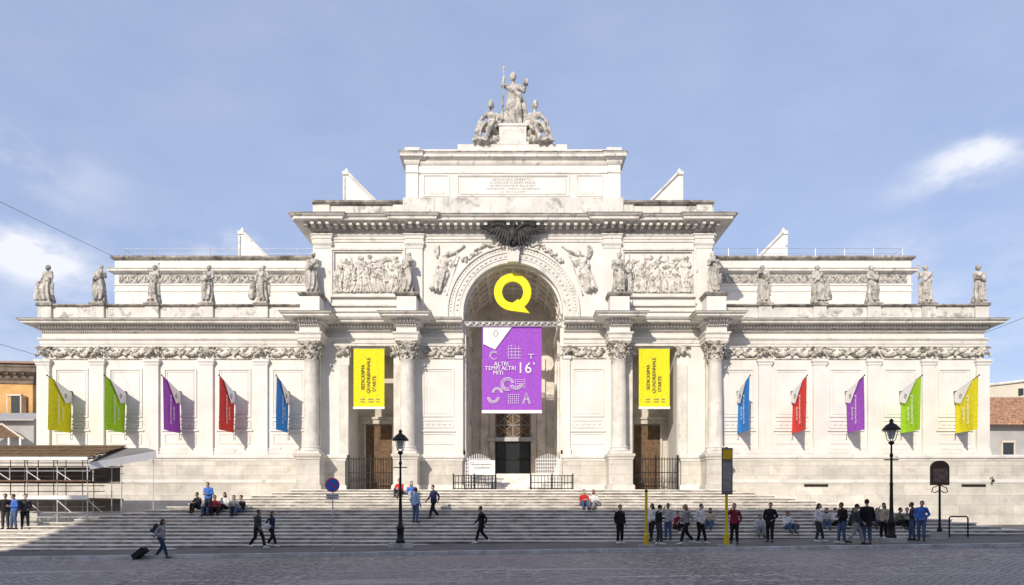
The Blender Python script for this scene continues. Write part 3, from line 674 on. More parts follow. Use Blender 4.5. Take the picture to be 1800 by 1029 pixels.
for i,(t,sz) in enumerate((('REGNANDO UMBERTO I',.215),('IL COMUNE DI ROMA ERESSE',.20),('AD ESPOSIZIONE DI BELLE ARTI',.185),("COMPIENDOSI L'OPERA AI XXI GENNAIO",.165),("L'A. MDCCCLXXXIII",.165))):
    text('lettering',t,sz,M_letter,insc,(-.02,43.57,22.62-.195*i),spacing=1.12)
# gables behind the attic and the wings
for s in (-1,1):
    for (xo,za,y,wd,zb) in ((12.3,26.3,50,3.4,22.9),(20.75,22.75,52,3.6,19.2)):
        b=MB(); pts=[(s*xo,zb-2.2),(s*xo,za),(s*(xo-.35),za-.1),(s*(xo-wd),zb),(s*(xo-wd),zb-2.2)]
        if s>0: pts=pts[::-1]
        b.poly(pts,y,y+.5); b.build('gable',M_wall,P)
        b=MB(); b.tube([(s*(xo-.2),y-.05,za-.12),(s*(xo-wd-.1),y-.05,zb-.05)],.1,6); b.box(s*(xo+.0),s*(xo+.14),y-.1,y+.6,zb-2.2,za-.35); b.build('gable_coping',M_trim,P)
        b=MB(); b.box(s*(xo-.28),s*(xo+.18),y-.1,y+.6,za-.25,za); b.lathe([(.16,0),(.2,.08),(.1,.25),(.02,.36)],(s*(xo-.05),y+.25,za),8); b.build('gable_finial',M_mould,P)
        b=MB(); x2=s*(xo-wd); b.quad((s*(xo-.1),y+.5,za-.1),(x2,y+.5,zb),(x2,62,zb),(s*(xo-.1),62,za-.1)); b.build('roof_slope',M_grey,P)
# roof railing on the setback
for s in (-1,1):
    b=MB(); x=13.2
    while x<=27.6: b.tube([(s*x,48.3,19.3),(s*x,48.3,20.02)],.022,5); x+=2.05
    for z in (19.65,20.02): b.tube([(s*12.8,48.3,z),(s*27.55,48.3,z),(s*27.55,58,z)],.018,5)
    b.build('roof_railing',M_steel,P)
# truss across the arch
tr=thing('banner_truss','grey lattice truss spanning the central arch above the purple banner','truss',(0,43.45,13.2))
b=MB()
for z in (13.24,13.5):
    for y in (43.35,43.6): b.tube([(-3.1,y,z),(3.1,y,z)],.03,6)
b.build('chord',M_steel,tr); k=30
for y in (43.35,43.6):
    b=MB()
    for i in range(k): x0=-3.1+6.2*i/k; x1=x0+6.2/k; b.tube([(x0,y,13.24 if i%2 else 13.5),(x1,y,13.5 if i%2 else 13.24)],.016,4)
    b.build('lattice',M_steel,tr)
# ------------------------------------------------------------------ human figures (people and statues)
def V3(*a): return Vector(a)
def pose(kind):
    """joint positions of a 1.75 m figure facing -y; seated ones have z=0 at the seat"""
    J=dict(pel=V3(0,0,.95),chest=V3(0,.0,1.28),neck=V3(0,.0,1.47),head=V3(0,-.03,1.63),look=0.)
    def sym(a,v,w=None): J[a+'L']=V3(*v); J[a+'R']=V3(*(w if w else (-v[0],v[1],v[2])))
    sym('hip',(.095,0,.92)); sym('sh',(.185,.0,1.40))
    if kind=='stand': sym('kn',(.1,-.02,.5)); sym('an',(.11,.02,.085)); sym('el',(.25,.04,1.12)); sym('wr',(.26,-.05,.88))
    elif kind=='hold': sym('kn',(.1,-.03,.5),(-.12,-.06,.5)); sym('an',(.1,.02,.085),(-.16,-.06,.085)); sym('el',(.25,.0,1.12)); sym('wr',(.07,-.24,1.12),(-.05,-.25,1.17)); J['head']=V3(0,-.07,1.61)
    elif kind=='phone': sym('kn',(.1,-.02,.5),(-.1,-.05,.5)); sym('an',(.12,.02,.085),(-.13,.0,.085)); sym('el',(.27,-.02,1.14),(-.28,-.1,1.24)); sym('wr',(.24,-.12,.92),(-.13,-.16,1.5))
    elif kind=='lean': sym('kn',(.11,-.12,.5),(-.1,-.04,.5)); sym('an',(.13,-.2,.085),(-.11,.06,.085)); sym('el',(.28,.08,1.14),(-.27,.02,1.13)); sym('wr',(.13,-.1,.98),(-.2,-.14,.95)); J['head']=V3(.03,-.05,1.62)
    elif kind=='walk': sym('kn',(.1,-.2,.53),(-.1,.05,.51)); sym('an',(.1,-.30,.1),(-.1,.36,.17)); sym('el',(.25,.16,1.15),(-.25,-.08,1.13)); sym('wr',(.25,.1,.92),(-.24,-.26,.95)); J['head']=V3(0,-.07,1.62); J['chest']=V3(0,-.02,1.28)
    elif kind=='stride': sym('kn',(.1,.02,.5),(-.1,-.22,.55)); sym('an',(.1,.30,.15),(-.1,-.36,.11)); sym('el',(.27,.2,1.18),(-.25,.1,1.13)); sym('wr',(.24,.42,1.0),(-.22,-.12,1.02)); J['head']=V3(0,-.1,1.60); J['chest']=V3(0,-.05,1.27); J['neck']=V3(0,-.05,1.46); J['shL']=V3(.18,-.02,1.38); J['shR']=V3(-.18,-.06,1.39)
    elif kind in('sit','sitback'):
        b=.0 if kind=='sitback' else -.12
        J['pel']=V3(0,.02,.12); J['chest']=V3(0,b*.6+.02,.46); J['neck']=V3(0,b+.02,.63); J['head']=V3(0,b-.04,.79)
        sym('hip',(.1,0,.11)); sym('sh',(.185,b+.02,.56))
        sym('kn',(.13,-.42,.26),(-.14,-.40,.28)); sym('an',(.11,-.50,-.10),(-.12,-.44,-.10))
        if kind=='sit': sym('el',(.25,-.24,.33)); sym('wr',(.09,-.42,.34),(-.07,-.40,.36))
        else: sym('el',(.27,.0,.33),(-.25,-.1,.32)); sym('wr',(.22,-.22,.3),(-.1,-.32,.34))
    return J
SEAT={'sit','sitback'}
def foot_dir(kind,s,J):
    return V3(.12*s,-1,0).normalized()
def body_mesh(kind):
    J=pose(kind); b=MB()
    for s in 'LR':
        b.cap(J['hip'+s],J['kn'+s],.085,.058,8); b.cap(J['kn'+s],J['an'+s],.056,.038,8)
        f=foot_dir(kind,1 if s=='L' else -1,J); b.cap(J['an'+s]+V3(0,.03,-.03),J['an'+s]+f*.15+V3(0,0,-.05),.04,.032,8)
        b.cap(J['sh'+s],J['el'+s],.052,.04,8); b.cap(J['el'+s],J['wr'+s],.038,.028,8)
        w_=J['wr'+s]; d=(w_-J['el'+s]).normalized(); u=V3(0,-1,0)-d*V3(0,-1,0).dot(d)
        u=u.normalized() if u.length>.2 else V3(0,0,1); c=d.cross(u)
        pc=w_+d*.045; b.cap(w_,pc+d*.03,.026,.03,8)
        for i,(off,ln) in enumerate(((-.03,.06),(-.01,.075),(.01,.07),(.03,.055))):
            p0=pc+u*off+d*.03; p1=p0+d*ln*.5; p2=p1+d*ln*.4+c*.018; b.cap(p0,p1,.0105,.0095,6); b.cap(p1,p2,.0095,.008,6)
        t0=w_+d*.02+u*.025; t1=t0+u*.03+d*.03+c*.01; b.cap(t0,t1,.012,.011,6); b.cap(t1,t1+d*.028,.011,.009,6)
    b.cap(J['hipL'],J['hipR'],.1,.1,10); b.cap(J['pel'],J['chest'],.125,.14,10)
    for s in 'LR': b.cap(J['chest']+V3(0,0,.05),J['sh'+s],.11,.062,10)
    b.cap(J['chest']+V3(0,0,.1),J['neck'],.1,.055,10); b.cap(J['neck'],J['head']+V3(0,.02,-.06),.05,.05,8)
    h=J['head']; b.ell(h,(.075,.095,.112),12,8); b.ell(h+V3(0,-.045,-.06),(.05,.055,.055),10,6)
    b.ell(h+V3(0,-.1,-.015),(.014,.022,.026),6,4); b.ell(h+V3(0,-.085,.025),(.055,.02,.014),8,4); b.ell(h+V3(0,-.092,-.055),(.024,.014,.011),6,4)
    for s in (-1,1): b.ell(h+V3(s*.076,.005,-.01),(.012,.024,.034),6,4)
    return remesh(b,.0125,'body_'+kind,1)
def top_mesh(kind,fat=1.0,long=False):
    J=pose(kind); b=MB()
    for s in 'LR':
        b.cap(J['sh'+s]-V3(0,0,.012),J['el'+s],.064*fat,.052*fat,10); w_=J['el'+s].lerp(J['wr'+s],.93); b.tube([J['el'+s],w_],[.052*fat,.042*fat],10); b.ell(J['el'+s],  .0518*fat,10,6)
    dn=J['pel']-V3(0,0,.06 if kind in SEAT else (.22 if long else .08))
    b.tube([dn,J['pel']+V3(0,0,.02),J['chest'],J['chest']+V3(0,0,.12)],[.158*fat if not long else .18*fat,.142*fat,.155*fat,.115*fat],14)
    for s in 'LR':
        b.cap(J['chest']+V3(0,0,.04),J['sh'+s]-V3(0,0,.012),.115*fat,.069*fat,10); b.cap(J['neck']-V3(0,0,.05),J['sh'+s]-V3(0,0,.005),.075,.055,8); b.cap(J['hip'+s]+V3(0,0,.03),J['chest'],.115*fat,.13*fat,10)
    b.tube([J['chest']+V3(0,0,.1),J['neck']+V3(0,.01,.0)],[.115*fat,.07],12)
    return remesh(b,.02,'top_'+kind,2,lambda c,n:.006*noise.noise(c*11))
def trouser_mesh(kind,skirt=False):
    J=pose(kind); b=MB()
    for s in 'LR':
        a=J['kn'+s].lerp(J['an'+s],.9); b.cap(J['hip'+s],J['kn'+s],.108,.076,10); b.tube([J['kn'+s],a],[.076,.062],10)
    b.cap(J['hipL'],J['hipR'],.118,.118,10); b.cap(J['pel'],J['pel']+V3(0,0,.04),.135,.13,10)
    return remesh(b,.02,'trousers_'+kind,2,lambda c,n:.005*noise.noise(c*10))
def shoe_mesh(kind,s):
    J=pose(kind); sg=1 if s=='L' else -1; f=foot_dir(kind,sg,J); a=J['an'+s]; b=MB()
    b.cap(a+V3(0,.045,-.04),a+f*.08+V3(0,0,-.045),.046,.045,8); b.cap(a+f*.08+V3(0,0,-.047),a+f*.2+V3(0,0,-.053),.044,.035,8); b.cap(a,a+V3(0,.02,-.04),.05,.048,8)
    zb=a.z-.085
    me=remesh(b,.014,'shoe',1)
    for v in me.vertices:
        if v.co.z<zb: v.co.z=zb
    return me
def hair_mesh(kind,long):
    h=pose(kind)['head']; b=MB()
    b.ell(h+V3(0,.018,.028),(.09,.1,.105),12,8)
    if long:
        b.ell(h+V3(0,.05,-.05),(.09,.075,.13),10,7); b.tube([h+V3(0,.06,-.06),h+V3(0,.085,-.16),h+V3(0,.09,-.26)],[.08,.085,.05],10)
    me=remesh(b,.016,'hair',2,lambda c,n:.006*noise.noise(c*30))
    for v in me.vertices:        # leave the face clear
        d=v.co-h
        if d.y<-.045 and d.z<.055: v.co.y=h.y-.04+ (d.y+.045)*.1
    return me
CACHE={}
def cached(k,f,*a):
    if k not in CACHE: CACHE[k]=f(*a)
    return CACHE[k]
# ------------------------------------------------------------------ statues
def drape(c,n):
    th=math.atan2(c.y,c.x); f=max(0,min(1,(1.35-c.z)/.5)); g=.3+.7*max(0,min(1,(1.1-c.z)/1.0))
    return f*g*(.042*math.sin(th*9+2.2*math.sin(c.z*3.1)+c.z*1.5)+.012*math.sin(th*17+c.z*5))+.014*noise.noise(c*9)
def statue_mesh(var):
    b=MB(); J=pose('stand')
    tilt=(-.05,.05,.03,-.03)[var%4]
    h=V3(tilt,-.04,1.66)
    if var==0: el=[V3(.28,-.02,1.15),V3(-.30,-.08,1.2)]; wr=[V3(.2,-.24,1.05),V3(-.16,-.25,1.34)]
    elif var==1: el=[V3(.32,.0,1.2),V3(-.26,.02,1.12)]; wr=[V3(.42,-.18,1.36),V3(-.18,-.2,.98)]
    elif var==2: el=[V3(.27,-.04,1.13),V3(-.33,.02,1.2)]; wr=[V3(.04,-.24,1.2),V3(-.3,-.16,.98)]
    else: el=[V3(.30,.04,1.14),V3(-.27,-.05,1.14)]; wr=[V3(.24,-.1,.9),V3(-.06,-.26,1.02)]
    b.ell(h,(.1,.115,.13),12,8); b.ell(h+V3(0,-.06,-.07),(.06,.06,.055)); b.ell(h+V3(0,-.12,-.01),(.018,.03,.03),6,4); b.ell(h+V3(0,.04,.05),(.12,.11,.11),10,7); b.ell(h+V3(0,.12,-.0),(.07,.06,.07))
    b.cap(V3(0,0,1.46),h,.065,.065,8); b.cap(V3(0,0,1.05),V3(tilt*.5,0,1.3),.17,.18,12)
    sh=[V3(.2,.0,1.42),V3(-.2,.0,1.42)]
    for q in (0,1):
        b.cap(V3(0,0,1.32),sh[q],.13,.09,10); b.cap(sh[q],el[q],.085,.068,8); b.cap(el[q],wr[q],.066,.045,8); b.ell(wr[q]+(wr[q]-el[q]).normalized()*.06,(.05,.05,.06))
    kx=.07 if var%2 else -.07
    b.tube([(0,0,1.1),(0,0,.9),(kx*.4,-.03,.55),(0,0,.1),(0,.02,.0)],[.18,.225,.24,.27,.29],18); b.cap(V3(kx,-.1,.9),V3(kx*1.5,-.2,.55),.14,.13,10); b.cap(V3(kx*1.5,-.2,.55),V3(kx*1.5,-.1,.05),.12,.12,10)
    b.tube([V3(-.22,-.02,1.42),V3(-.05,-.18,1.2),V3(.16,-.2,1.0),V3(.26,-.02,.86),V3(.24,.0,.3)],[.07,.08,.09,.1,.09],8)   # mantle over shoulder and hip
    for q in (0,1): b.cap(V3(.08*(1 if q else -1),-.2,.04),V3(.1*(1 if q else -1),-.32,.03),.05,.04,6)
    if var==0: b.box(-.28,-.05,-.36,-.28,1.28,1.5)                       # tablet in the hand
    if var==1: b.tube([(.46,-.22,.0),(.46,-.22,1.75)],.026,6); b.ell((.46,-.22,1.75),.055,8,6)
    if var==2: b.tube([(-.5,-.1,.05),(-.46,-.1,.5),(-.38,-.15,.95)],[.16,.14,.1],10)      # broken shaft at the side
    if var==3: b.ell((-.02,-.32,1.08),(.13,.1,.16)); b.ell((-.02,-.36,1.26),(.06,.06,.08))
    return remesh(b,.022,'statue',1,drape)
def plinth(name,x,y,z,w,h,par):
    b=MB(); b.box(x-w,x+w,y-w,y+w,z,z+h*.6); b.box(x-w*.9,x+w*.9,y-w*.9,y+w*.9,z+h*.6,z+h); return b.build(name,M_statue,par)
SPL={}
def statue(x,y,z,var,hgt,flip,rot,label,group):
    t=thing('statue',label,'statue',(x,y,z),group)
    plinth('plinth',x,y,z,.36,.18,t)
    me=cached(('st',var),statue_mesh,var); f=meshobj('figure',me,M_statue,t); sc=(hgt-.18)/1.79; f.location=(0,0,.18); f.scale=(-sc if flip else sc,sc,sc); f.rotation_euler=(0,0,R(rot))
    return t
wl=[('nearest the right end of the right wing','leftmost'),]
names=['robed statue with tablet','robed statue leaning on staff','robed statue by broken column','robed statue holding bust']
side={-1:'left',1:'right'}; XS=(16.0,19.47,22.93,26.4,29.75); ordn=['innermost','second from the arch','in the middle','second from the end','outermost']
vs_={-1:(2,3,1,0,2),1:(0,2,3,1,3)}
for s in (-1,1):
    for i,x in enumerate(XS):
        v=vs_[s][i]; statue(s*x,43.65,14.68,v,2.5,(i+s)%2==0,(-12,8,15,-6,10)[i]*s,'%s, %s of five on %s wing parapet'%(names[v],ordn[i],side[s]),'statues along the wing parapets')
for s in (-1,1):
    for i,c in enumerate(cols):
        v=(1,0)[i] if s>0 else (0,3)[i]
        statue(s*c,42.6,14.97,v,2.62,s<0,8*s,'%s above the %s column %s of arch'%(names[v],('inner','outer')[i],side[s]),'statues above the four columns')
# crowning group: standing robed woman with staff between two seated figures
G=thing('sculpture_group','grey stone crowning group of a standing woman with staff between two seated figures','sculpture',(0,44.5,24.55))
b=MB(); b.box(-3.55,3.45,43.7,46,24.55,24.95); b.build('base_slab',M_mould,G)
b=MB(); b.box(-.9,.85,43.75,45.3,24.95,26.15); b.box(-.98,.93,43.7,45.4,26.15,26.24); b.box(-.94,.89,43.72,45.36,26.24,26.32); b.box(-1.05,1.0,43.68,45.4,24.95,25.1); b.build('pedestal',M_mould,G)
def central():
    b=MB(); h=V3(.0,-.04,1.68)
    b.ell(h,(.1,.115,.13),12,8); b.ell(h+V3(0,-.06,-.07),(.06,.06,.055)); b.ell(h+V3(0,.03,.06),(.12,.12,.1)); b.ell(h+V3(0,.12,.0),(.08,.07,.08)); b.ell(h+V3(0,0,.14),(.07,.07,.06)); b.ell(h+V3(0,-.12,-.01),(.018,.03,.03),6,4)
    b.cap(V3(0,0,1.46),h,.065,.065,8); b.cap(V3(0,0,1.05),V3(0,0,1.3),.18,.19,12)
    L_=[V3(.2,0,1.42),V3(.36,-.02,1.25),V3(.42,-.1,1.43)]; Q_=[V3(-.2,0,1.42),V3(-.34,-.05,1.42),V3(-.31,-.1,1.62)]
    for a in (L_,Q_): b.cap(V3(0,0,1.32),a[0],.13,.09,10); b.cap(a[0],a[1],.085,.066,8); b.cap(a[1],a[2],.064,.045,8); b.ell(a[2],(.055,.055,.06))
    b.tube([(0,0,1.1),(.02,0,.9),(.04,-.03,.55),(0,0,.05)],[.19,.24,.26,.32],18); b.cap(V3(.1,-.1,.9),V3(.14,-.24,.52),.14,.13,10); b.cap(V3(.14,-.24,.52),V3(.12,-.1,.05),.12,.12,10)
    b.tube([V3(-.22,-.02,1.44),V3(-.05,-.2,1.2),V3(.18,-.2,1.02),V3(.3,.0,.9),V3(.36,.05,.5),V3(.34,.05,.2)],[.07,.08,.1,.12,.12,.09],8)
    b.tube([(-.36,-.1,.02),(-.30,-.12,1.95)],.026,6); b.ell((-.30,-.12,1.95),(.05,.05,.08)); b.box(.34,.5,-.2,-.04,1.4,1.56)
    return remesh(b,.024,'central',1,drape)
me=central(); f=meshobj('standing_figure',me,M_statue,G); f.location=(0,.0,26.32-24.55); f.scale=(1.98,)*3
def seated(sd):
    b=MB(); h=V3(-.06,-.08,1.32)
    b.ell(h,(.1,.115,.13),12,8); b.ell(h+V3(-.04,-.05,-.07),(.06,.06,.055)); b.ell(h+V3(.02,.03,.06),(.12,.12,.1)); b.ell(h+V3(.1,.08,.0),(.07,.07,.08))
    b.cap(V3(0,0,1.1),h,.065,.065,8); b.cap(V3(.02,0,.6),V3(0,0,.95),.18,.18,12)
    A=[V3(-.2,-.03,1.04),V3(-.42,-.12,.82),V3(-.56,-.2,.66)]; B=[V3(.2,0,1.04),V3(.36,-.1,.86),V3(.2,-.26,.82)]
    for a in (A,B): b.cap(V3(0,0,.95),a[0],.13,.09,10); b.cap(a[0],a[1],.085,.066,8); b.cap(a[1],a[2],.064,.045,8); b.ell(a[2],.055)
    b.ell((.05,.05,.45),(.3,.26,.22)); b.cap(V3(-.06,-.05,.5),V3(-.4,-.28,.56),.16,.13,10); b.cap(V3(-.4,-.28,.56),V3(-.62,-.26,.12),.12,.1,10); b.cap(V3(.08,-.1,.5),V3(-.1,-.42,.52),.15,.13,10); b.cap(V3(-.1,-.42,.52),V3(-.28,-.44,.06),.12,.1,10)
    b.cap(V3(-.62,-.26,.1),V3(-.78,-.36,.05),.07,.05,8); b.tube([V3(.24,.0,1.0),V3(.3,-.12,.7),V3(.0,-.3,.62),V3(-.3,-.34,.6)],[.09,.12,.12,.08],8)
    b.tube([(-.5,-.2,.66),(-.66,-.2,.4),(-.72,-.2,.1)],[.05,.07,.06],8); b.ell((.0,-.05,.14),(.5,.36,.16)); b.ell((-.4,-.2,.06),(.4,.3,.1))
    return remesh(b,.024,'seated',1,lambda c,n:.026*math.sin(c.x*24+6*math.sin(c.z*5)+c.y*14)*max(0,min(1,(.95-c.z)/.4))+.012*noise.noise(c*9))
me=seated(1)
for s in (-1,1):
    f=meshobj('seated_figure',me,M_statue,G); f.location=(s*1.38,-.25,.45); f.scale=(1.6*(1 if s<0 else -1),1.8,2.05); f.rotation_euler=(0,0,R(-8*s))
b=MB(); rg=random.Random(4)
for s in (-1,1):
    for i in range(90):
        x=rg.uniform(.95,2.4); zt=.75*(1-(x-.9)/1.8); b.ell((s*x,44.15+rg.uniform(-.35,.5),24.95+rg.uniform(0,max(.08,zt))),(rg.uniform(.08,.2),.14,rg.uniform(.06,.13)),6,4)
for s in (-1,1):      # cloaks and horns of plenty that fill the group between the figures
    b.tube([(s*.95,44.5,25.2),(s*.9,44.45,26.3),(s*.75,44.5,27.1),(s*.5,44.6,27.6)],[.35,.34,.26,.12],10); b.ell((s*1.5,44.7,25.6),(.6,.45,.6)); b.ell((s*2.0,44.6,25.2),(.45,.4,.3)); b.tube([(s*1.7,44.5,25.6),(s*2.1,44.3,25.5),(s*2.4,44.2,25.1)],[.22,.2,.12],8)
meg=remesh(b,.045,'rock',1,lambda c,n:.05*noise.noise(c*5)); o=meshobj('rock_base',meg,M_statue,G); o.location=(0,-44.5,-24.55)
# ------------------------------------------------------------------ reliefs on the palace wall (parts of the palace)
def crowd(x0,x1,z0,z1,n,seed,flat=.32):
    b=MB(); rg=random.Random(seed); mes=[cached(('st',v),statue_mesh,v) for v in range(4)]
    base=[MB() for _ in mes]
    for m_,q in zip(mes,base): q.v=[tuple(v.co) for v in m_.vertices]; q.f=[tuple(p.vertices) for p in m_.polygons]
    for row in (1,0):
        k=n if row==0 else n-2
        for i in range(k):
            h=(z1-z0)*rg.uniform(.58,.74)*(1 if row==0 else .92); x=x0+(x1-x0)*(i+.5)/k+rg.uniform(-.08,.08); sc=h/1.8; z=z0+(0 if row==0 else (z1-z0)*.28)
            M=Matrix.Translation((x,YC-.02+(.0 if row==0 else .05),z))@Matrix.Rotation(R(rg.uniform(-16,16)),4,'Y')@Matrix.Diagonal((sc*rg.choice((-1,1)),sc*flat*2.2,sc,1))@Matrix.Rotation(R(rg.uniform(-50,50)),4,'Z')
            b.merge(base[rg.randrange(4)],M)
    return b
for s in (-1,1):
    a,c=sorted((s*7.1,s*11.25)); b=crowd(a,c,15.32,17.75,9,11+s)
    rg=random.Random(2)
    for i in range(24): b.ell((rg.uniform(a+.1,c-.1),YC-.03,rg.uniform(16.9,17.6)),(rg.uniform(.1,.28),.07,rg.uniform(.1,.22)),7,5)
    b.build('relief_panel',M_relief,P,smooth=True)
    # flying victory in the spandrel
    b=MB(); base=MB(); m_=cached(('st',1),statue_mesh,1); base.v=[tuple(v.co) for v in m_.vertices]; base.f=[tuple(p.vertices) for p in m_.polygons]
    sc=1.45; b.merge(base,Matrix.Translation((s*4.95,YC-.05,15.5))@Matrix.Rotation(R(-18*s),4,'Y')@Matrix.Diagonal((sc*s*-1,sc*.75,sc,1)))
    for i in range(9):
        a=R(20+i*9); x0=s*4.75; b.tube([(x0,YC-.1,17.5),(x0+s*(.2+.1*i)*math.cos(a)*.8,YC-.12,17.5+.9*math.sin(a)*(.5+.06*i))],[.1,.03],6)
    for i in range(7): b.tube([(s*(4.5-.12*i),YC-.05,17.55+.04*i),(s*(3.9-.14*i),YC-.1,17.75+.09*i)],[.11,.05],6)
    b.build('spandrel_relief',M_relief,P,smooth=True)
b=MB(); b.poly([(-.34,17.15),(.34,17.15),(.46,18.25),(-.46,18.25)],YC-.42,YC); b.tube([(-.3,YC-.44,18.1),(0,YC-.5,17.95),(.3,YC-.44,18.1)],.1,8); b.build('keystone',M_mould,P)
# ------------------------------------------------------------------ eagle over the keystone
E=thing('bronze_eagle','dark eagle with spread wings perched over the keystone of the central arch','eagle',(0,YC-.45,18.25))
b=MB(); y=YC-.75
b.ell((0,y,18.75),(.3,.26,.45),12,8); b.ell((.06,y-.12,19.25),(.16,.17,.18),10,7); b.cap(V3(0,y,18.95),V3(.05,y-.08,19.2),.18,.13,10); b.cap(V3(.12,y-.24,19.25),V3(.2,y-.34,19.18),.06,.02,8)
for s in (-1,1): b.cap(V3(s*.14,y-.05,18.5),V3(s*.18,y-.1,18.22),.12,.07,8); b.ell((s*.18,y-.18,18.2),(.1,.16,.05))
b.tube([(0,y+.1,18.5),(0,y+.2,18.1)],[.16,.22],8)
o=meshobj('body',remesh(b,.03,'eagle',1,lambda c,n:.012*noise.noise(c*22)),M_bronze,E); o.location=tuple(-q for q in WLOC[E.name])
for s in (-1,1):
    b=MB()
    for i in range(13):
        t=i/12; rx=.2+1.25*t; rz=18.95+.42*math.sin(t*2.2); ln=.95-.3*t+.1*math.sin(i*2); a=R(-88+82*t**1.3)
        b.tube([(s*rx,y+.03+.008*i,rz),(s*(rx+ln*.6*math.cos(a)),y+.05+.008*i,rz+ln*.6*math.sin(a)),(s*(rx+ln*math.cos(a)),y+.04,rz+ln*math.sin(a))],[.09,.11,.035],6)
    for i in range(10):
        t=i/9; rx=.2+1.1*t; rz=19.0+.42*math.sin(t*2.2); b.ell((s*rx,y-.03,rz-.02),(.13,.06,.16),7,5)
    b.tube([(s*.15,y,18.95),(s*.6,y-.04,19.28),(s*1.1,y-.02,19.4),(s*1.5,y,19.35)],[.12,.1,.08,.04],8); b.build('wing',M_bronze,E)
# carved trophies below the eagle
b=MB(); rg=random.Random(8)
for s in (-1,1):
    for i in range(26):
        t=i/25; a=R(88-42*t); r_=RA+1.2+rg.uniform(-.05,.3); b.ell((s*r_*math.cos(a),YC-.08,CZ+r_*math.sin(a)),(rg.uniform(.08,.2),.12,rg.uniform(.08,.16)),7,5)
    b.tube([(s*.5,YC-.15,18.0),(s*1.7,YC-.2,18.35)],.05,6); b.tube([(s*.6,YC-.15,18.2),(s*1.6,YC-.2,17.85)],.04,6)
b.build('trophy_relief',M_relief,P,smooth=True)
# ------------------------------------------------------------------ hanging Q sign, banners, flags
YEL=(.80,.70,.02); GRN=(.36,.66,.02); PUR=(.34,.09,.54); RED=(.72,.055,.04); BLU=(.04,.26,.70)
M_q=mat('yellow_sign',(.86,.74,.0),rough=.45,var=.02)
b=MB(); zc=15.56; n=48; ro,ri=1.2,.68; cx=-.03
vs=[];fs=[]
for i in range(n):
    a=2*math.pi*i/n
    for (r_,y) in ((ro,43.9),(ri,43.9),(ri,44.1),(ro,44.1)): vs.append((cx+r_*math.cos(a),y,zc+r_*math.sin(a)))
for i in range(n):
    j=(i+1)%n
    for q in range(4): fs.append((4*i+q,4*i+(q+1)%4,4*j+(q+1)%4,4*j+q))
b.add(vs,fs); b.poly([(cx-.15,zc-.85),(cx-.2,zc-1.19),(cx+1.1,zc-1.36),(cx+.72,zc-.92),(cx+.35,zc-.45),(cx+.1,zc-.62)][::1],43.89,44.11)
for x in (-.7,.65): b.tube([(cx+x,44,zc+.95),(cx+x,44,17.0)],.012,4)
tag(b.build('hanging_letter',M_q,loc=(cx,44,zc)),'big yellow letter Q hanging inside the top of the central arch','sign')
M_ink=mat('banner_white_print',(.82,.80,.80),var=.02); M_ink2=mat('banner_dark_print',(.10,.09,.08),var=.02)
def sheet_cloth(x0,x1,z0,z1,y,amp,seed,th=.012,nx=30,nz_=24):
    b=MB(); rg=random.Random(seed); ph=rg.uniform(0,6)
    for side_ in (0,1):
        for j in range(nz_+1):
            for i in range(nx+1):
                u=i/nx; v=j/nz_; yy=y+amp*(math.sin(u*13+ph+v*1.3)*.6+math.sin(u*29+ph*2)*.3)*(.25+.75*(1-abs(2*v-1))**.5)
                b.v.append((x0+(x1-x0)*u,yy+side_*th,z0+(z1-z0)*v))
    st_=(nx+1)*(nz_+1)
    for side_ in (0,1):
        for j in range(nz_):
            for i in range(nx):
                a=side_*st_+j*(nx+1)+i; b.f.append((a,a+1,a+nx+2,a+nx+1) if side_==0 else (a,a+nx+1,a+nx+2,a+1))
    return b
BN=thing('purple_banner','tall purple exhibition banner hanging in the middle of the central arch','banner',(-.07,43.5,7.75))
b=sheet_cloth(-1.97,1.82,7.78,13.22,43.5,.035,1); cl=b.build('cloth',cloth(PUR),BN,smooth=True)
MB().box(-1.99,1.84,43.44,43.53,7.70,7.90).build('hem_bar',M_white,BN)
yb=43.435
b=MB(); b.poly([(-1.9,13.15),(-1.9,12.1),(-1.15,11.75),(-.1,13.15)],yb-.004,yb); b.build('top_corner',M_ink,BN)
b=MB(); b.tube([(-1.25,yb-.01,12.75),(-1.1,yb-.01,13.0),(-.95,yb-.01,12.75),(-1.1,yb-.01,12.55)],.022,4,closed=True); b.build('emblem',M_ink2,BN)
for t,z,x in (('ALTRI',10.83,-.75),('TEMPI ALTRI',10.55,-.8),('MITI',10.26,-.95)): text('lettering',t,.36,M_ink,BN,(x,yb,z))
text('numeral','16',.98,M_ink,BN,(.72,yb,10.55)); text('numeral','a',.34,M_ink,BN,(1.33,yb,10.9))
b=MB()
def ring(cx,cz,r,a0=0,a1=360,t=.018): b.tube([(cx+r*math.cos(R(a0+(a1-a0)*i/18)),yb,cz+r*math.sin(R(a0+(a1-a0)*i/18))) for i in range(19)],t,4)
for r_ in (.42,.34,.26): ring(-.35,9.55,r_,10,290); ring(.2,9.62,r_,200,350); ring(-1.25,8.72,r_*.9,180,360); ring(-1.0,9.0,r_*.8,0,180)
for i in range(6):
    for j in range(5): b.ell((-.3+.13*i,yb,8.35+.13*j),(.03,.012,.03),6,4); b.ell((.15+.12*i,yb,9.35+.12*j),(.028,.012,.028),6,4)
for dx in (0,.09): b.tube([(.6+dx,yb,8.3),(.85,yb,9.05-dx),(1.1-dx,yb,8.3)],.02,4); b.tube([(.7,yb,8.55+dx),(1.0,yb,8.55+dx)],.016,4)
b.tube([(-.2,yb,12.0),(-.05,yb,12.0)],.02,4)
for i in range(4):
    for j in range(4): b.tube([(-.3+.22*i,yb,11.2+.2*j),(-.3+.22*i,yb,11.4+.2*j)],.012,4); b.tube([(-.3+.2*j,yb,11.2+.2*i),(-.1+.2*j,yb,11.2+.2*i)],.012,4)
ring(-1.2,11.35,.22,40,320,.02); ring(-1.2,11.35,.3,60,200,.015)
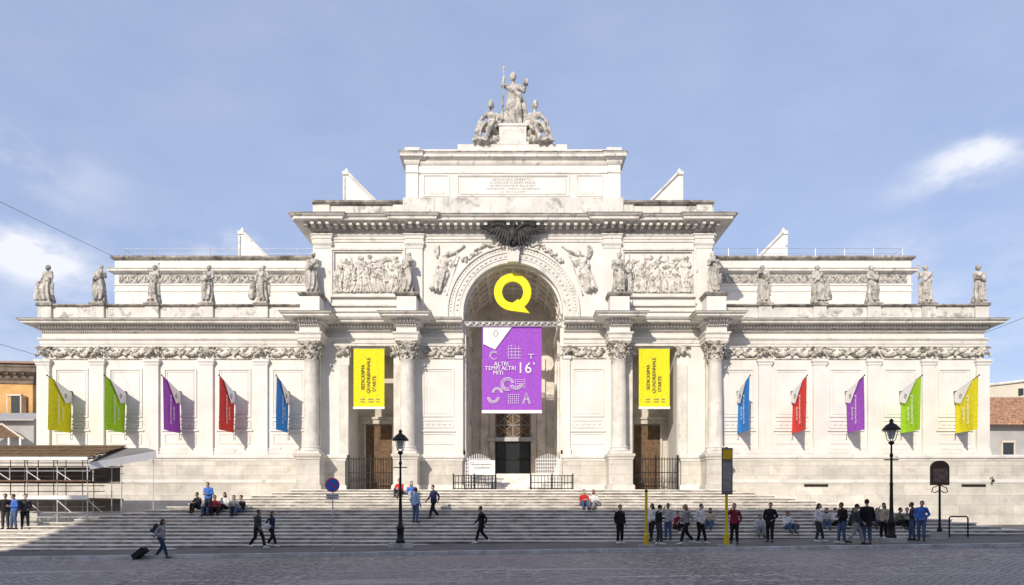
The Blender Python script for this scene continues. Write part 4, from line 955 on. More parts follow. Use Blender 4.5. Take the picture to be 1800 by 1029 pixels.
b.tube([(.95,yb,11.45),(1.35,yb,11.45)],.022,4); b.tube([(1.15,yb,11.45),(1.15,yb,11.15)],.03,4)
b.build('line_drawing',M_ink,BN)
for s in (-1,1):
    xc=-9.08 if s<0 else 8.89
    B2=thing('yellow_banner','tall yellow banner with sideways lettering in the recessed bay %s of the arch'%side[s],'banner',(xc,43.0,7.9))
    sheet_cloth(xc-.97,xc+.97,8.0,11.7,43.0,.02,5+s).build('cloth',cloth(YEL),B2,smooth=True)
    MB().box(xc-.99,xc+.99,42.95,43.04,7.9,8.04).build('hem_bar',M_white,B2)
    for i,t in enumerate(('SEDICESIMA','QUADRIENNALE',"D'ARTE")): text('lettering',t,.30,M_ink2,B2,(xc-.38+.36*i,42.955,9.9+(.0,.12,-.4)[i]),rot=(90,-90,0))
    for x,w_ in ((-.55,.3),(-.05,.34),(.45,.22)):
        for z in (8.34,8.5): MB().box(xc+x,xc+x+w_,42.958,42.97,z,z+.05).build('small_print',mat('grey_print',(.35,.32,.2),var=.05),B2)
    b=MB()
    for x in (-.8,.8): b.tube([(xc+x,43.0,11.68),(xc+x,43.0,11.95)],.015,4)
    b.tube([(xc-1.0,43.0,11.72),(xc+1.0,43.0,11.72)],.03,6); b.build('hanging_bar',M_steel,B2)
M_pole=mat('dark_pole',(.05,.05,.05),rough=.5)
cols_=[('blue',BLU),('red',RED),('purple',PUR),('green',GRN),('yellow',YEL)]
def flag(x,name,rgb,label):
    t=thing('wall_flag',label,'flag',(x,YW,6.4),'coloured flags on poles along the wings')
    y0=YW-.1; y1=YW-2.2; zb=6.42; zw=9.0; zn=9.62
    nn=16; k=12; b=MB(); rg=random.Random(int(x*10)); ph=rg.uniform(0,6)
    pts=[]
    for th in (0,1):
        for j in range(k+1):
            for i in range(nn+1):
                u=i/nn; v=j/k; zt=zw+(zn-zw)*u; z=zb+(zt-zb)*v; xx=x+.055*math.sin(u*5+ph+v*1.5)*(1-.75*v)+.02*math.sin(u*13+ph)*(1-v)+th*.012
                b.v.append((xx,y0+(y1-y0)*u,z))
    st_=(nn+1)*(k+1)
    for th in (0,1):
        for j in range(k):
            for i in range(nn): a=th*st_+j*(nn+1)+i; b.f.append((a,a+1,a+nn+2,a+nn+1))
    c=b.build('cloth',cloth(rgb),t,smooth=True)
    # pale top of the flag with its pointed lower edge, printed on both faces
    for sx in (-.075,.085):
        b=MB(); b.add([(x+sx,y0-.02,zw-.03),(x+sx,y0-.02,zw-.62),(x+sx,y0-.62,zw-.95+.17),(x+sx,y1+.4,zn-.13),(x+sx+.004,y0-.02,zw-.03),(x+sx+.004,y0-.02,zw-.62),(x+sx+.004,y0-.62,zw-.95+.17),(x+sx+.004,y1+.4,zn-.13)],[(0,1,2,3),(7,6,5,4),(0,4,5,1),(1,5,6,2),(2,6,7,3),(3,7,4,0)])
        b.build('pale_corner',M_ink,t)
        rz=90 if sx>0 else -90
        b2=MB(); sgx=x+sx+(.012 if sx>0 else -.008); b2.tube([(sgx,y0-.5,zw-.32),(sgx,y0-.62,zw-.18),(sgx,y0-.74,zw-.32),(sgx,y0-.62,zw-.46)],.02,4,closed=True); b2.build('emblem',M_ink2,t)
        text('lettering','QUADRIENNALE',.24,M_ink,t,(sgx,(y0+y1)/2-.25,7.75),rot=(90,-90,rz))
        text('lettering',"D'ARTE",.24,M_ink,t,(sgx,(y0+y1)/2+.15,7.55),rot=(90,-90,rz))
    b=MB(); b.tube([(x,YW+.02,zw-.02),(x,y1-.12,zn+.06)],.028,6); b.ell((x,y1-.12,zn+.06),.05,7,5); b.build('pole',M_pole,t)
    MB().box(x-.06,x+.06,YW-.12,YW+.02,zw-.14,zw+.1).build('bracket',M_pole,t)
    b=MB(); b.tube([(x,YW-.02,6.0),(x,YW-.14,6.1),(x,YW-.1,6.42)],.016,5); b.build('cord_cleat',M_pole,t)
for s in (-1,1):
    for i,(nm,rgb) in enumerate(cols_): flag(s*BAY[i]+(-.0),nm,rgb,'%s flag hanging from a pole on the %s wing of the palace'%(nm,side[s]))
# ------------------------------------------------------------------ the street's other side (behind the viewer) throws the shade over the lower steps
O=thing('tenement_house','long five storey cream tenement block lining the near side of the street','building',(0,-3,0))
OX0=-36.5
MB().box(OX0,60,-16,-3.2,-1,23.2).build('wall',M_cream,O)
b=MB(); b.sweep([(0,22.6),(.2,22.7),(.5,22.9),(.5,23.2),(0,23.3)],[(60,-3.2),(OX0,-3.2),(OX0,-16)]); b.build('eaves',M_cream,O)
wm=MB(); wm.box(-.65,.65,-.06,.06,0,2.1); wme=wm.mesh('window'); wme.materials.append(M_glass)
fm=MB()
for q in ((-.8,-.65,0,2.1),(.65,.8,0,2.1),(-.85,.85,2.1,2.3),(-.9,.9,-.18,0)): fm.box(q[0],q[1],-.02,.16,q[2],q[3])
fme=fm.mesh('window_frame'); fme.materials.append(M_cream)
for i in range(16):
    for j in range(5):
        o=bpy.data.objects.new('window',wme); COL.objects.link(o); o.parent=O; o.location=(-33+5.8*i,-.2+.04,1.4+4.3*j)
        f=bpy.data.objects.new('window_frame',fme); COL.objects.link(f); f.parent=o
# ------------------------------------------------------------------ houses beyond the two ends of the palace
def house_window(par,x,y,z,w,h,shut=None):
    f=MB(); f.box(x-w/2-.12,x+w/2+.12,y-.14,y+.02,z+h,z+h+.16); f.box(x-w/2-.14,x+w/2+.14,y-.2,y+.02,z-.14,z); f.box(x-w/2-.12,x-w/2,y-.08,y+.02,z,z+h); f.box(x+w/2,x+w/2+.12,y-.08,y+.02,z,z+h)
    fr=f.build('window',M_cream,par); MB().box(x-w/2,x+w/2,y-.03,y+.02,z,z+h).build('pane',M_glass,fr)
    if shut:
        for s in (-1,1): MB().box(x+s*(w/2+.04),x+s*(w/2+.04+w*.48),y-.07,y-.01,z+.02,z+h-.02).build('shutter',shut,fr)
M_shut=mat('brown_shutter',(.17,.10,.06),var=.15)
H=thing('corner_house','ochre plastered corner house with deep dark eaves beyond the left end of the palace','house',(-46,64,0))
yh=64.0; xr=-45.0                    # right-hand corner recedes into a side street
MB().add([(-75,yh-3,-1),(xr,yh,-1),(xr+1.4,yh+26,-1),(-75,yh+26,-1),(-75,yh-3,14.6),(xr,yh,14.6),(xr+1.4,yh+26,14.6),(-75,yh+26,14.6)],[(3,2,1,0),(4,5,6,7),(0,1,5,4),(1,2,6,5),(2,3,7,6),(3,0,4,7)]).build('wall',M_orange,H)
pe=[(-75,yh-3),(xr,yh),(xr+1.4,yh+26)]
b=MB(); b.sweep([(0,13.2),(.12,13.25),(.12,13.5),(.3,13.7),(.3,13.95),(.85,14.25),(.9,14.6),(1.0,14.7),(1.0,14.85),(0,15.1)],pe); b.build('eaves',mat('eaves_brown',(.20,.155,.12),var=.2,vscale=2),H)
b=MB(); b.sweep([(0,9.0),(.15,9.05),(.15,9.35),(.22,9.4),(0,9.5)],pe); b.build('string_course',M_cream,H)
b=MB(); d=Vector((xr+75,3)).normalized(); nn=Vector((d.y,-d.x)); L_=(Vector((xr,yh))-Vector((-75,yh-3))).length; k=int(L_/.7)
for i in range(k):
    q=Vector((-75,yh-3))+d*(i+.5)*.7; b.box(q.x-.12,q.x+.12,q.y-.72,q.y-.1,13.98,14.22)
b.build('bracket_course',M_wood,H)
b=MB(); b.add([(-76,yh-4.2,14.95),(xr+1.1,yh-1.1,14.95),(xr+2.5,yh+26,14.95),(-76,yh+26,14.95),(-70,yh+10,17.5),(xr-6,yh+10,17.5)],[(0,1,5,4),(1,2,5),(2,3,4,5),(3,0,4),(3,2,1,0)]); b.build('roof',M_tile,H)
for x in (-46.6,-49.6,-52.6):
    yy=yh-3+3*(x+75)/(xr+75); house_window(H,x,yy,10.0,1.15,2.1,M_shut); house_window(H,x,yy,5.2,1.15,2.3,M_shut)
# low grey-roofed annexe with a small gable in front of it
A=thing('roof_annexe','low annexe with grey lean-to roof and small wooden gable below the ochre house','house',(-41,56,0))
ya=55.0
MB().box(-60,-38.6,ya,62,-1,8.7).build('wall',M_grey,A)
b=MB(); b.add([(-60,ya-.6,8.75),(-38.2,ya-.6,8.75),(-38.2,63,10.4),(-60,63,10.4),(-60,ya-.6,8.62),(-38.2,ya-.6,8.62),(-38.2,63,10.27),(-60,63,10.27)],[(0,1,2,3),(7,6,5,4),(0,4,5,1),(1,5,6,2),(2,6,7,3),(3,7,4,0)]); b.build('roof',M_grey,A)
b=MB(); b.poly([(-41.9,7.2),(-38.9,7.2),(-40.4,8.25)],ya-1.0,ya-.7); b.build('gable',M_wood,A)
for s in (-1,1): b=MB(); b.tube([(-40.4,ya-1.05,8.3),(-40.4+s*1.75,ya-1.05,7.1)],.09,5); b.build('gable_rafter',M_cream,A)
for x in (-41.8,-40.9,-39.9,-39.0): MB().box(x-.06,x+.06,ya-1.0,ya-.88,4.6,7.2).build('post',M_white,A)
# right end: tall cream house with a lower tiled building before it
C=thing('cream_house','tall plain cream house with small openings beyond the right end of the palace','house',(52,70,0))
b=MB(); b.add([(48.2,70,-1),(80,60,-1),(80,90,-1),(48.2,90,-1),(48.2,70,14.1),(80,60,16.7),(80,90,16.7),(48.2,90,14.1)],[(3,2,1,0),(4,5,6,7),(0,1,5,4),(1,2,6,5),(2,3,7,6),(3,0,4,7)]); b.build('wall',M_cream,C)
b=MB(); b.tube([(48.2,69.9,14.15),(80,59.9,16.75)],.14,6); b.build('roof_edge',M_trim,C)
for (x,z) in ((51.4,13.0),(53.0,12.7),(52.2,11.0)):
    yy=70-10*(x-48.2)/31.8; MB().box(x-.25,x+.25,yy-.06,yy+.3,z,z+.7).build('window',M_glass,C)
T=thing('tiled_house','low grey house with weathered terracotta tile roof beside the right end of the palace','house',(40,56,0))
xt=38.6
MB().box(xt,70,56,66,-1,8.5).build('wall',M_grey,T)
b=MB(); rg=random.Random(6)
nx=70
for i in range(nx):        # rounded tile rows running down the slope
    x=xt-.5+.3*i
    for j in range(9):
        t0=j/9; t1=(j+1.06)/9; y0_=55.2+9*t0; y1_=55.2+9*t1; z0_=8.55+3.4*t0; z1_=8.55+3.4*t1
        b.tube([(x+rg.uniform(-.02,.02),y0_,z0_+.05),(x+rg.uniform(-.02,.02),y1_,z1_)],[.145,.115],6)
b.box(xt-.6,xt-.6+.3*nx,55.4,55.5,8.36,8.48); b.add([(xt-.6,55.2,8.5),(xt+.3*nx,55.2,8.5),(xt+.3*nx,64.2,11.9),(xt-.6,64.2,11.9),(xt-.6,55.2,8.4),(xt+.3*nx,55.2,8.4),(xt+.3*nx,64.2,11.8),(xt-.6,64.2,11.8)],[(0,1,2,3),(7,6,5,4),(0,4,5,1),(1,5,6,2),(2,6,7,3),(3,7,4,0)]); b.build('roof',M_tile,T)
for x in (40.6,43.4): house_window(T,x,56,5.6,.9,1.4)
# ------------------------------------------------------------------ street furniture
def place(px,py): return stand_at(px,py)
def lamp(px,py,label,h=5.15):
    x,y,z=place(px,py); t=thing('street_lamp',label,'lamp',(x,y,z),'old iron street lamps at the kerb')
    b=MB(); b.box(x-.5,x+.5,y-.3,y+.3,z-.1,z+.2); b.build('stone_base',M_kerb,t)
    b=MB(); b.lathe([(.2,.2),(.2,.32),(.15,.36),(.15,.75),(.17,.78),(.17,.9),(.1,1.0),(.075,1.5),(.06,2.4),(.075,2.44),(.075,2.5),(.055,2.54),(.045,3.6),(.07,3.64),(.07,3.72),(.04,3.78),(.035,h-1.08),(.11,h-1.02),(.12,h-.96),(.05,h-.9)],(x,y,z),14); b.tube([(x-.3,y,z+3.5),(x+.3,y,z+3.5)],.022,6); b.build('post',M_iron,t,smooth=True)
    b=MB()
    for i in range(4):
        a=math.pi/4+math.pi/2*i; c,s=math.cos(a),math.sin(a); b.tube([(x+.03*c,y+.03*s,z+h-.95),(x+.16*c,y+.16*s,z+h-.86),(x+.2*c,y+.2*s,z+h-.7),(x+.26*c,y+.26*s,z+h-.42)],.016,5)
    b.build('lantern_frame',M_iron,t)
    b=MB(); b.lathe([(.1,h-.82),(.2,h-.44),(.2,h-.42)],(x,y,z),4,ph=math.pi/4); b.build('lantern_glass',mat('lantern_glass',(.62,.64,.64),rough=.15,spec=.6),t)
    b=MB(); b.lathe([(.36,h-.45),(.37,h-.42),(.34,h-.38),(.2,h-.22),(.1,h-.16),(.06,h-.1),(.09,h-.06),(.07,h-.01),(.02,h+.04)],(x,y,z),16); b.build('cap',M_iron,t)
lamp(703,963,'black iron street lamp with round cap standing left of the entrance axis',5.12)
lamp(1566,954,'black iron street lamp with round cap at the right end of the pavement',5.2)
# no parking sign
x,y,z=place(584,966); t=thing('no_parking_sign','round blue no parking sign with small plate under it on a grey post','sign',(x,y,z))
s_=1200/y; hz=(966-853)/s_
M_blue=mat('sign_blue',(.03,.16,.62),rough=.4,var=.03); M_sred=mat('sign_red',(.62,.03,.03),rough=.4,var=.03)
b=MB(); b.tube([(x,y,z-.1),(x,y,z+hz+.32)],.028,8); b.build('post',M_steel,t)
def disc(r,yy,m,nm,par,xx=x,zz=z+hz,th=.02):
    b=MB(); k=32; vs=[(xx+r*math.cos(2*math.pi*i/k),yy,zz+r*math.sin(2*math.pi*i/k)) for i in range(k)]+[(xx+r*math.cos(2*math.pi*i/k),yy+th,zz+r*math.sin(2*math.pi*i/k)) for i in range(k)]
    b.add(vs,[tuple(range(k)),tuple(reversed(range(k,2*k)))]+[(i,i+k,(i+1)%k+k,(i+1)%k) for i in range(k)]); return b.build(nm,m,par)
dk=disc(.31,y-.06,M_sred,'disc',t); disc(.26,y-.066,M_blue,'disc_field',dk)
b=MB(); c=math.cos(R(45)); b.add([(x-.2*c-.03*c,y-.07,z+hz+.2*c-.03*c),(x-.2*c+.03*c,y-.07,z+hz+.2*c+.03*c),(x+.2*c+.03*c,y-.07,z+hz-.2*c+.03*c),(x+.2*c-.03*c,y-.07,z+hz-.2*c-.03*c)],[(0,1,2,3)]); b.build('slash',M_sred,dk)
pl=MB().box(x-.27,x+.27,y-.06,y-.03,z+hz-.62,z+hz-.38).build('plate',M_white,t)
for i,tx in enumerate(('RIMOZIONE','FORZATA')): text('lettering',tx,.085,M_ink2,t,(x,y-.066,z+hz-.45-.1*i))
# brown information totem
x,y,z=place(1651,948); s_=1200/y; t=thing('information_totem','brown information board with arched top on a post at the right end of the steps','sign',(x,y,z))
za=z+(948-853)/s_; zb=z+(948-822)/s_; M_brown=mat('totem_brown',(.085,.05,.03),rough=.5,var=.1)
MB().box(x-.26,x+.26,y-.22,y+.22,z-.1,z+.32).build('stone_base',M_kerb,t)
b=MB(); b.lathe([(.12,.3),(.1,.45),(.05,.6),(.045,za-z)],(x,y,z),12); b.build('post',M_iron,t)
b=MB(); w_=.41; pts=[(x-w_,za),(x+w_,za),(x+w_,zb)]+[(x+w_*math.cos(math.pi*i/12),zb+w_*.75*math.sin(math.pi*i/12)) for i in range(1,12)]+[(x-w_,zb)]; b.poly(pts,y-.05,y+.05); bd=b.build('board',M_brown,t)
MB().box(x-.33,x+.33,y-.058,y-.049,za+.12,zb-.05).build('poster',mat('totem_poster',(.22,.15,.12),var=.25,vscale=6),bd)
b=MB(); 
for s in (-1,1): b.tube([(x+s*.06,y,za-.02),(x+s*.3,y,za-.12),(x+s*.36,y,za-.3),(x+s*.2,y,za-.34),(x+s*.05,y,za-.25)],.022,5)
b.build('scroll_bracket',M_iron,t)
# hoop rail
x,y,z=place(1668,945); x2,y2,z2=place(1694,944); t=tag(MB().tube([(x,y,z-.05),(x,y,z+.9),(x+.06,y,z+.97),(x2-.06,y,z+.97),(x2,y,z+.9),(x2,y,z-.05)],.035,8).build('hoop_rail',M_iron,loc=(x,y,z)),'low black steel hoop rail standing right of the brown totem','railing')
# two yellow bus stop poles
def stop(px,py,top,label,panel):
    x,y,z=place(px,py); s_=1200/y; h=(py-top)/s_; t=thing('bus_stop_pole',label,'pole',(x,y,z),'yellow bus stop poles on the pavement')
    MB().box(x-.3,x+.3,y-.22,y+.22,z-.1,z+.07).build('stone_base',M_kerb,t)
    M_y=mat('yellow_pole',(.72,.50,.01),rough=.45,var=.05)
    b=MB(); b.lathe([(.1,.05),(.1,.5),(.062,.56),(.055,h)],(x,y,z),12); b.build('pole',M_y,t)
    if panel: 
        p=MB().box(x-.22,x+.22,y-.1,y-.06,z+h-1.95,z+h-.05).build('panel',mat('stop_panel',(.16,.155,.15),rough=.5,var=.12,vscale=5),t)
        MB().box(x-.18,x+.18,y-.108,y-.099,z+h-.5,z+h-.12).build('panel_head',M_y,p)
        MB().box(x-.17,x+.17,y-.108,y-.099,z+h-1.8,z+h-.62).build('timetable',mat('timetable_grey',(.30,.29,.28),var=.2,vscale=12),p)
    else: b=MB(); b.lathe([(.075,h),(.075,h+.06),(.02,h+.1)],(x,y,z),12); b.build('finial',M_iron,t)
stop(1135,961,865,'short plain yellow pole on the pavement beside the walking group',False)
stop(1276,961,786,'taller yellow bus stop pole with narrow dark timetable panel',True)
# board with exhibition notice beside the inner steps
x0,x1=-2.75,-1.12; t=thing('notice_board','white exhibition notice board on two legs at the left foot of the inner steps','sign',(-1.93,42.2,2.72))
MB().box(x0,x1,42.17,42.23,3.72,4.62).build('board',M_white,t)
for x in (x0+.15,x1-.15): MB().box(x-.03,x+.03,42.23,42.28,2.72,4.5).build('leg',M_iron,t)
text('lettering','PALAZZO ESPOSIZIONI',.11,M_ink2,t,(-1.93,42.16,4.35)); text('lettering','16a QUADRIENNALE',.11,M_ink2,t,(-1.93,42.16,4.15))
b=MB(); b.tube([(-2.55+.09*math.cos(a),42.165,4.42+.09*math.sin(a)) for a in [i*.52 for i in range(12)]],.012,4,closed=True); b.build('emblem',M_ink2,t)
# ------------------------------------------------------------------ scaffold stand over the left steps
SC=thing('scaffold_stand','two storey tubular scaffold with tin roof standing over the left end of the steps','scaffold',(-25,35.5,0))
SX=[-32.1+1.52*i for i in range(8)]; Y0,Y1=34.4,37.4
zr0,zr1=4.08,4.85
for x in SX:
    for y,zt in ((Y0,zr0+.05),(Y1,zr1)):
        b=MB(); zb=surface(x,y); b.tube([(x,y,zb),(x,y,zt)],.028,6); b.build('standard',M_steel,SC); MB().box(x-.09,x+.09,y-.09,y+.09,zb,zb+.015).build('base_plate',M_steel,SC)
for y in (Y0,Y1):
    for z in (.95,1.45,2.1,3.05,3.55,3.95): b=MB(); b.tube([(SX[0]-.2,y-.03,z),(SX[-1]+.15,y-.03,z)],.026,6); b.build('ledger',M_steel,SC)
for i in range(len(SX)-1):
    for z0,z1 in ((1.45,2.1),(3.05,3.55)):
        b=MB(); b.tube([(SX[i],Y0-.06,z1),(SX[i]+.75,Y0-.06,z0)],.022,5); b.build('brace',M_white,SC)
    b=MB(); b.tube([(SX[i],Y0,2.0),(SX[i],Y1,2.0)],.024,5); b.build('transom',M_steel,SC)
for z,h_,m in ((2.12,.2,M_white),(3.02,.07,M_wood)): MB().box(SX[0]-.2,SX[-1]+.1,Y0-.08,Y1,z,z+h_*.35).build('deck',M_wood,SC); MB().box(SX[0]-.2,SX[-1]+.1,Y0-.13,Y0-.085,z,z+h_).build('toe_board',m,SC)
M_tarp=mat('grey_sheeting',(.22,.21,.195),rough=.6,var=.12,vscale=1.2)
for i in range(len(SX)-1): MB().box(SX[i]+.05,SX[i+1]-.05,Y1-.06,Y1-.03,1.5,2.1).build('back_panel',M_tarp,SC); MB().box(SX[i]+.05,SX[i+1]-.05,Y1-.06,Y1-.03,3.1,3.9).build('back_panel',M_tarp,SC)
M_purlin=mat('purlin_wood',(.20,.135,.075),var=.2,vscale=3)
for x in SX: b=MB(); b.tube([(x+.4,Y0+1.4,surface(x+.4,Y0+1.4)),(x+.4,Y0+1.4,4.4)],.026,5); b.build('inner_standard',M_steel,SC)
for z in (1.2,1.75,2.55,2.85,3.35,3.7): b=MB(); b.tube([(SX[0]-.2,Y0+1.45,z),(SX[-1],Y0+1.45,z)],.022,5); b.build('guard_rail',M_steel,SC)
for i in range(len(SX)-1): b=MB(); b.tube([(SX[i],Y1,3.1),(SX[i+1],Y1,3.95)],.022,5); b.build('brace',M_white,SC); b=MB(); b.tube([(SX[i],Y0+.1,.55),(SX[i+1],Y0+.1,1.42)],.02,5); b.build('brace',M_steel,SC)
for i in (0,1,2): MB().box(SX[i]+.04,SX[i+1]-.04,Y0+1.5,Y0+1.53,.9,3.0).build('dark_netting',mat('dark_netting',(.035,.035,.037),var=.3,vscale=3),SC)
b=MB(); n=46; x0,x1=SX[0]-.3,SX[-1]+.2
for j in range(9):      # ribbed sheets laid up the slope
    t0=j/9;t1=(j+1)/9; ya=Y0-.25+(Y1-Y0+.5)*t0; yb_=Y0-.25+(Y1-Y0+.5)*t1; za=zr0+.12+(zr1-zr0+.1)*t0; zb=zr0+.12+(zr1-zr0+.1)*t1
    b.box(x0,x1,ya,yb_+.06,za,za+.03); b.add([(x0,ya,za+.03),(x1,ya,za+.03),(x1,yb_,zb+.03),(x0,yb_,zb+.03)],[(0,1,2,3)])
b.build('tin_roof',M_tin,SC)
for j in range(8):
    t=j/7.5; b=MB(); b.tube([(x0,Y0-.1+(Y1-Y0+.4)*t,zr0+.21+(zr1-zr0+.1)*t),(x1,Y0-.1+(Y1-Y0+.4)*t,zr0+.21+(zr1-zr0+.1)*t)],.03,5); b.build('roof_batten',M_purlin,SC)
for x in SX: b=MB(); b.tube([(x,Y0-.25,zr0),(x,Y1+.2,zr1)],.035,6); b.build('rafter',M_steel,SC)
MB().box(x0,x1,Y0-.34,Y0-.26,zr0+.0,zr0+.16).build('gutter_board',M_white,SC)
# side awning panel on the right end, with its white valance
b=MB(); xa,xb=SX[-1]+.12,SX[-1]+2.1
b.add([(xa,Y0,3.95),(xb,Y1-.5,4.75),(xb-.9,Y1+.3,4.95),(xa-.5,Y1,4.9),(xa,Y0,4.0),(xb,Y1-.5,4.8),(xb-.9,Y1+.3,5.0),(xa-.5,Y1,4.95)],[(3,2,1,0),(4,5,6,7),(0,1,5,4),(1,2,6,5),(2,3,7,6),(3,0,4,7)]); b.build('awning_sheet',M_tarp,SC)
b=MB(); b.add([(xa,Y0-.02,3.62),(xb+.05,Y1-.52,4.35),(xb+.05,Y1-.52,4.78),(xa,Y0-.02,3.98),(xa,Y0+.01,3.62),(xb+.05,Y1-.49,4.35),(xb+.05,Y1-.49,4.78),(xa,Y0+.01,3.98)],[(0,1,2,3),(7,6,5,4),(0,4,5,1),(1,5,6,2),(2,6,7,3),(3,7,4,0)]); b.build('valance',M_white,SC)
for x,y,zt in ((xb-.1,Y1-.5,4.7),(xa+.9,Y0+1.2,4.3)): b=MB(); b.tube([(x,y,surface(x,y)),(x,y,zt)],.026,6); b.build('awning_post',M_steel,SC)
for i in range(2): b=MB(); b.tube([(SX[-1],Y0,1.0+i*1.1),(SX[-1]+.75,Y0,.35+i*1.1)],.022,5); b.build('outrigger',M_steel,SC)
# ------------------------------------------------------------------ people
SKIN=[(.50,.33,.25),(.42,.27,.19),(.56,.40,.31),(.30,.18,.12)]
HAIR={'k':(.015,.012,.01),'b':(.06,.035,.02),'f':(.28,.19,.09),'g':(.30,.29,.28)}
PPL=0
def person(px,py,kind,rot,top,bot,hair,label,long=False,fat=1.0,coat=False,scale=1.0,shoe=(.03,.03,.03),group='people on the steps and pavement',dz=0,xyz=None):
    global PPL
    x,y,z=xyz if xyz else place(px,py)
    t=thing('person',label,'person',(x,y,z+dz),group); t.rotation_euler=(0,0,R(rot)); t.scale=(scale,)*3
    sk=mat('skin_%d'%(PPL%4),SKIN[PPL%4],rough=.6,var=.05); PPL+=1
    meshobj('body',cached(('body',kind),body_mesh,kind),sk,t)
    meshobj('coat' if coat else 'top',cached(('top',kind,fat,coat),top_mesh,kind,fat,coat),cloth(top),t)
    meshobj('trousers',cached(('tr',kind),trouser_mesh,kind),cloth(bot),t)
    for s in 'LR': meshobj('shoe',cached(('sh',kind,s),shoe_mesh,kind,s),mat('leather_%02x%02x%02x'%tuple(int(255*c) for c in shoe),shoe,rough=.5,var=.08),t)
    meshobj('hair',cached(('hair',kind,long),hair_mesh,kind,long),mat('hair_'+hair,HAIR[hair],rough=.55,var=.2,vscale=20,coords='obj'),t)
    return t
def seat(px,py,*a,**k):
    """seated on the step whose nosing shows at row py"""
    x,y,z=place(px,py)
    i=round(z/RISE)-1; i=max(0,i); yy=STEP_Y0+i*TREAD+.17; x=PX(px,yy); zz=max((i+1)*RISE,ground(x,yy))
    return person(px,py,*a,xyz=(x,yy,zz),**k)
BLK=(.012,.012,.014); DGR=(.05,.05,.055); WHT=(.72,.71,.69); GRY=(.26,.26,.27); LGR=(.45,.45,.45); NAV=(.02,.03,.08); JEA=(.07,.11,.20); MAR=(.22,.02,.04); REDC=(.55,.03,.03); BLUC=(.06,.16,.50); LBL=(.32,.45,.62); BEI=(.48,.40,.30); BRN=(.12,.075,.045); TEA=(.03,.30,.42); OLV=(.13,.13,.08)
WS=(.7,.69,.67)
# far left, by the scaffold
fl=lambda px,y: (PX(px,y),y,surface(PX(px,y),y))
person(10,948,'stand',20,BLK,DGR,'k','person in black at the far left edge before the scaffold',fat=1.05,xyz=fl(9,33.5))
person(25,946,'hold',-30,BLUC,JEA,'b','person in bright blue jacket in front of the scaffold at far left',xyz=fl(25,33.3))
person(41,944,'lean',40,DGR,BLK,'k','person in dark grey leaning beside the left end of the scaffold',xyz=fl(43,33.7))
# woman pulling a suitcase along the street
wx,wy,wz=place(282,981)
person(282,981,'stride',82,(.30,.30,.32),(.02,.05,.10),'k','woman in grey hooded top walking and pulling a dark suitcase along the street',long=True,scale=.92)
bp=cached('bp',lambda: remesh(MB().ell((0,.0,0),(.17,.11,.23)).ell((0,-.08,-.07),(.13,.07,.13)),.02,'backpack',1))
o=thing('backpack','dark backpack with teal pocket on the back of the suitcase woman','backpack',(wx-.20,wy,wz+1.20)); m=meshobj('bag',bp,cloth((.05,.05,.06)),o); o.rotation_euler=(0,0,R(-98))
m=MB().box(-.11,.11,-.19,-.16,-.14,.0).mesh('pocket'); m.materials.append(cloth(TEA)); q=bpy.data.objects.new('pocket',m); COL.objects.link(q); q.parent=o
SU=thing('suitcase','black wheeled suitcase tilted behind the woman on the street','suitcase',(wx-1.05,wy-.1,wz))
def suit():
    b=MB(); b.box(-.12,.12,-.2,.2,.06,.62); bm=None; return b
mb=suit(); Mx=Matrix.Translation((wx-1.05,wy-.1,wz+.02))@Matrix.Rotation(R(52),4,'Y')
def xb(mb_,name,m): mb_.xf(Mx); return mb_.build(name,m,SU)
c=xb(suit(),'case',cloth((.018,.018,.02))); md=c.modifiers.new('b','BEVEL'); md.width=.035; md.segments=3
b=MB(); 
for s in (-1,1): b.tube([(-.06,s*.1,.6),(-.06,s*.1,1.02)],.01,6)
b.tube([(-.06,-.1,1.02),(-.06,.1,1.02)],.014,6); xb(b,'handle',M_steel)
for s in (-1,1): b=MB(); b.tube([(.09,s*.17-.015,.05),(.09,s*.17+.015,.05)],.05,12); xb(b,'wheel',M_iron)
# group sitting on the left steps
person(366,907,'hold',-10,BLUC,DGR,'b','man in royal blue top behind the group sitting on the left steps',fat=1.05)
seat(350,896,'sit',-25,BLK,BLK,'k','person in black at the left end of the seated group on the left steps')
seat(364,899,'sitback',10,LGR,JEA,'b','person in light grey and jeans seated before the man in blue',long=True)
seat(377,902,'sit',25,MAR,BLK,'k','person in maroon top seated in the middle of the left group')
seat(395,894,'sitback',-15,WHT,BLK,'k','person in white top and black trousers seated in the left group',long=True)
seat(411,900,'sit',20,GRY,DGR,'b','person in mid grey hunched at the right end of the left group')
seat(424,903,'sitback',-30,BLK,JEA,'k','person in black top and jeans sitting alone right of the left group')
# pair walking on the pavement
person(452,965,'walk',75,DGR,BLK,'k','man in charcoal coat walking along the pavement, left of a pair',coat=True,shoe=WS)
person(476,961,'stride',70,NAV,BLK,'b','woman in navy top walking just right of the man in charcoal',long=True,shoe=WS,scale=.96)
o=thing('shoulder_bag','white shoulder bag at the hip of the walking woman in navy','bag',(0,0,0)); x,y,z=place(476,961); o.location=(x-.1,y-.3,z+.95); m=meshobj('pouch',remesh(MB().ell((0,0,0),(.19,.06,.15)),.02,'pouch',1),cloth(WHT),o); m2=MB().tube([(-.1,.02,.12),(-.05,.1,.4),(.05,.12,.4),(.1,.02,.12)],.012,5).mesh('strap'); m2.materials.append(cloth(WHT)); q=bpy.data.objects.new('strap',m2); COL.objects.link(q); q.parent=o
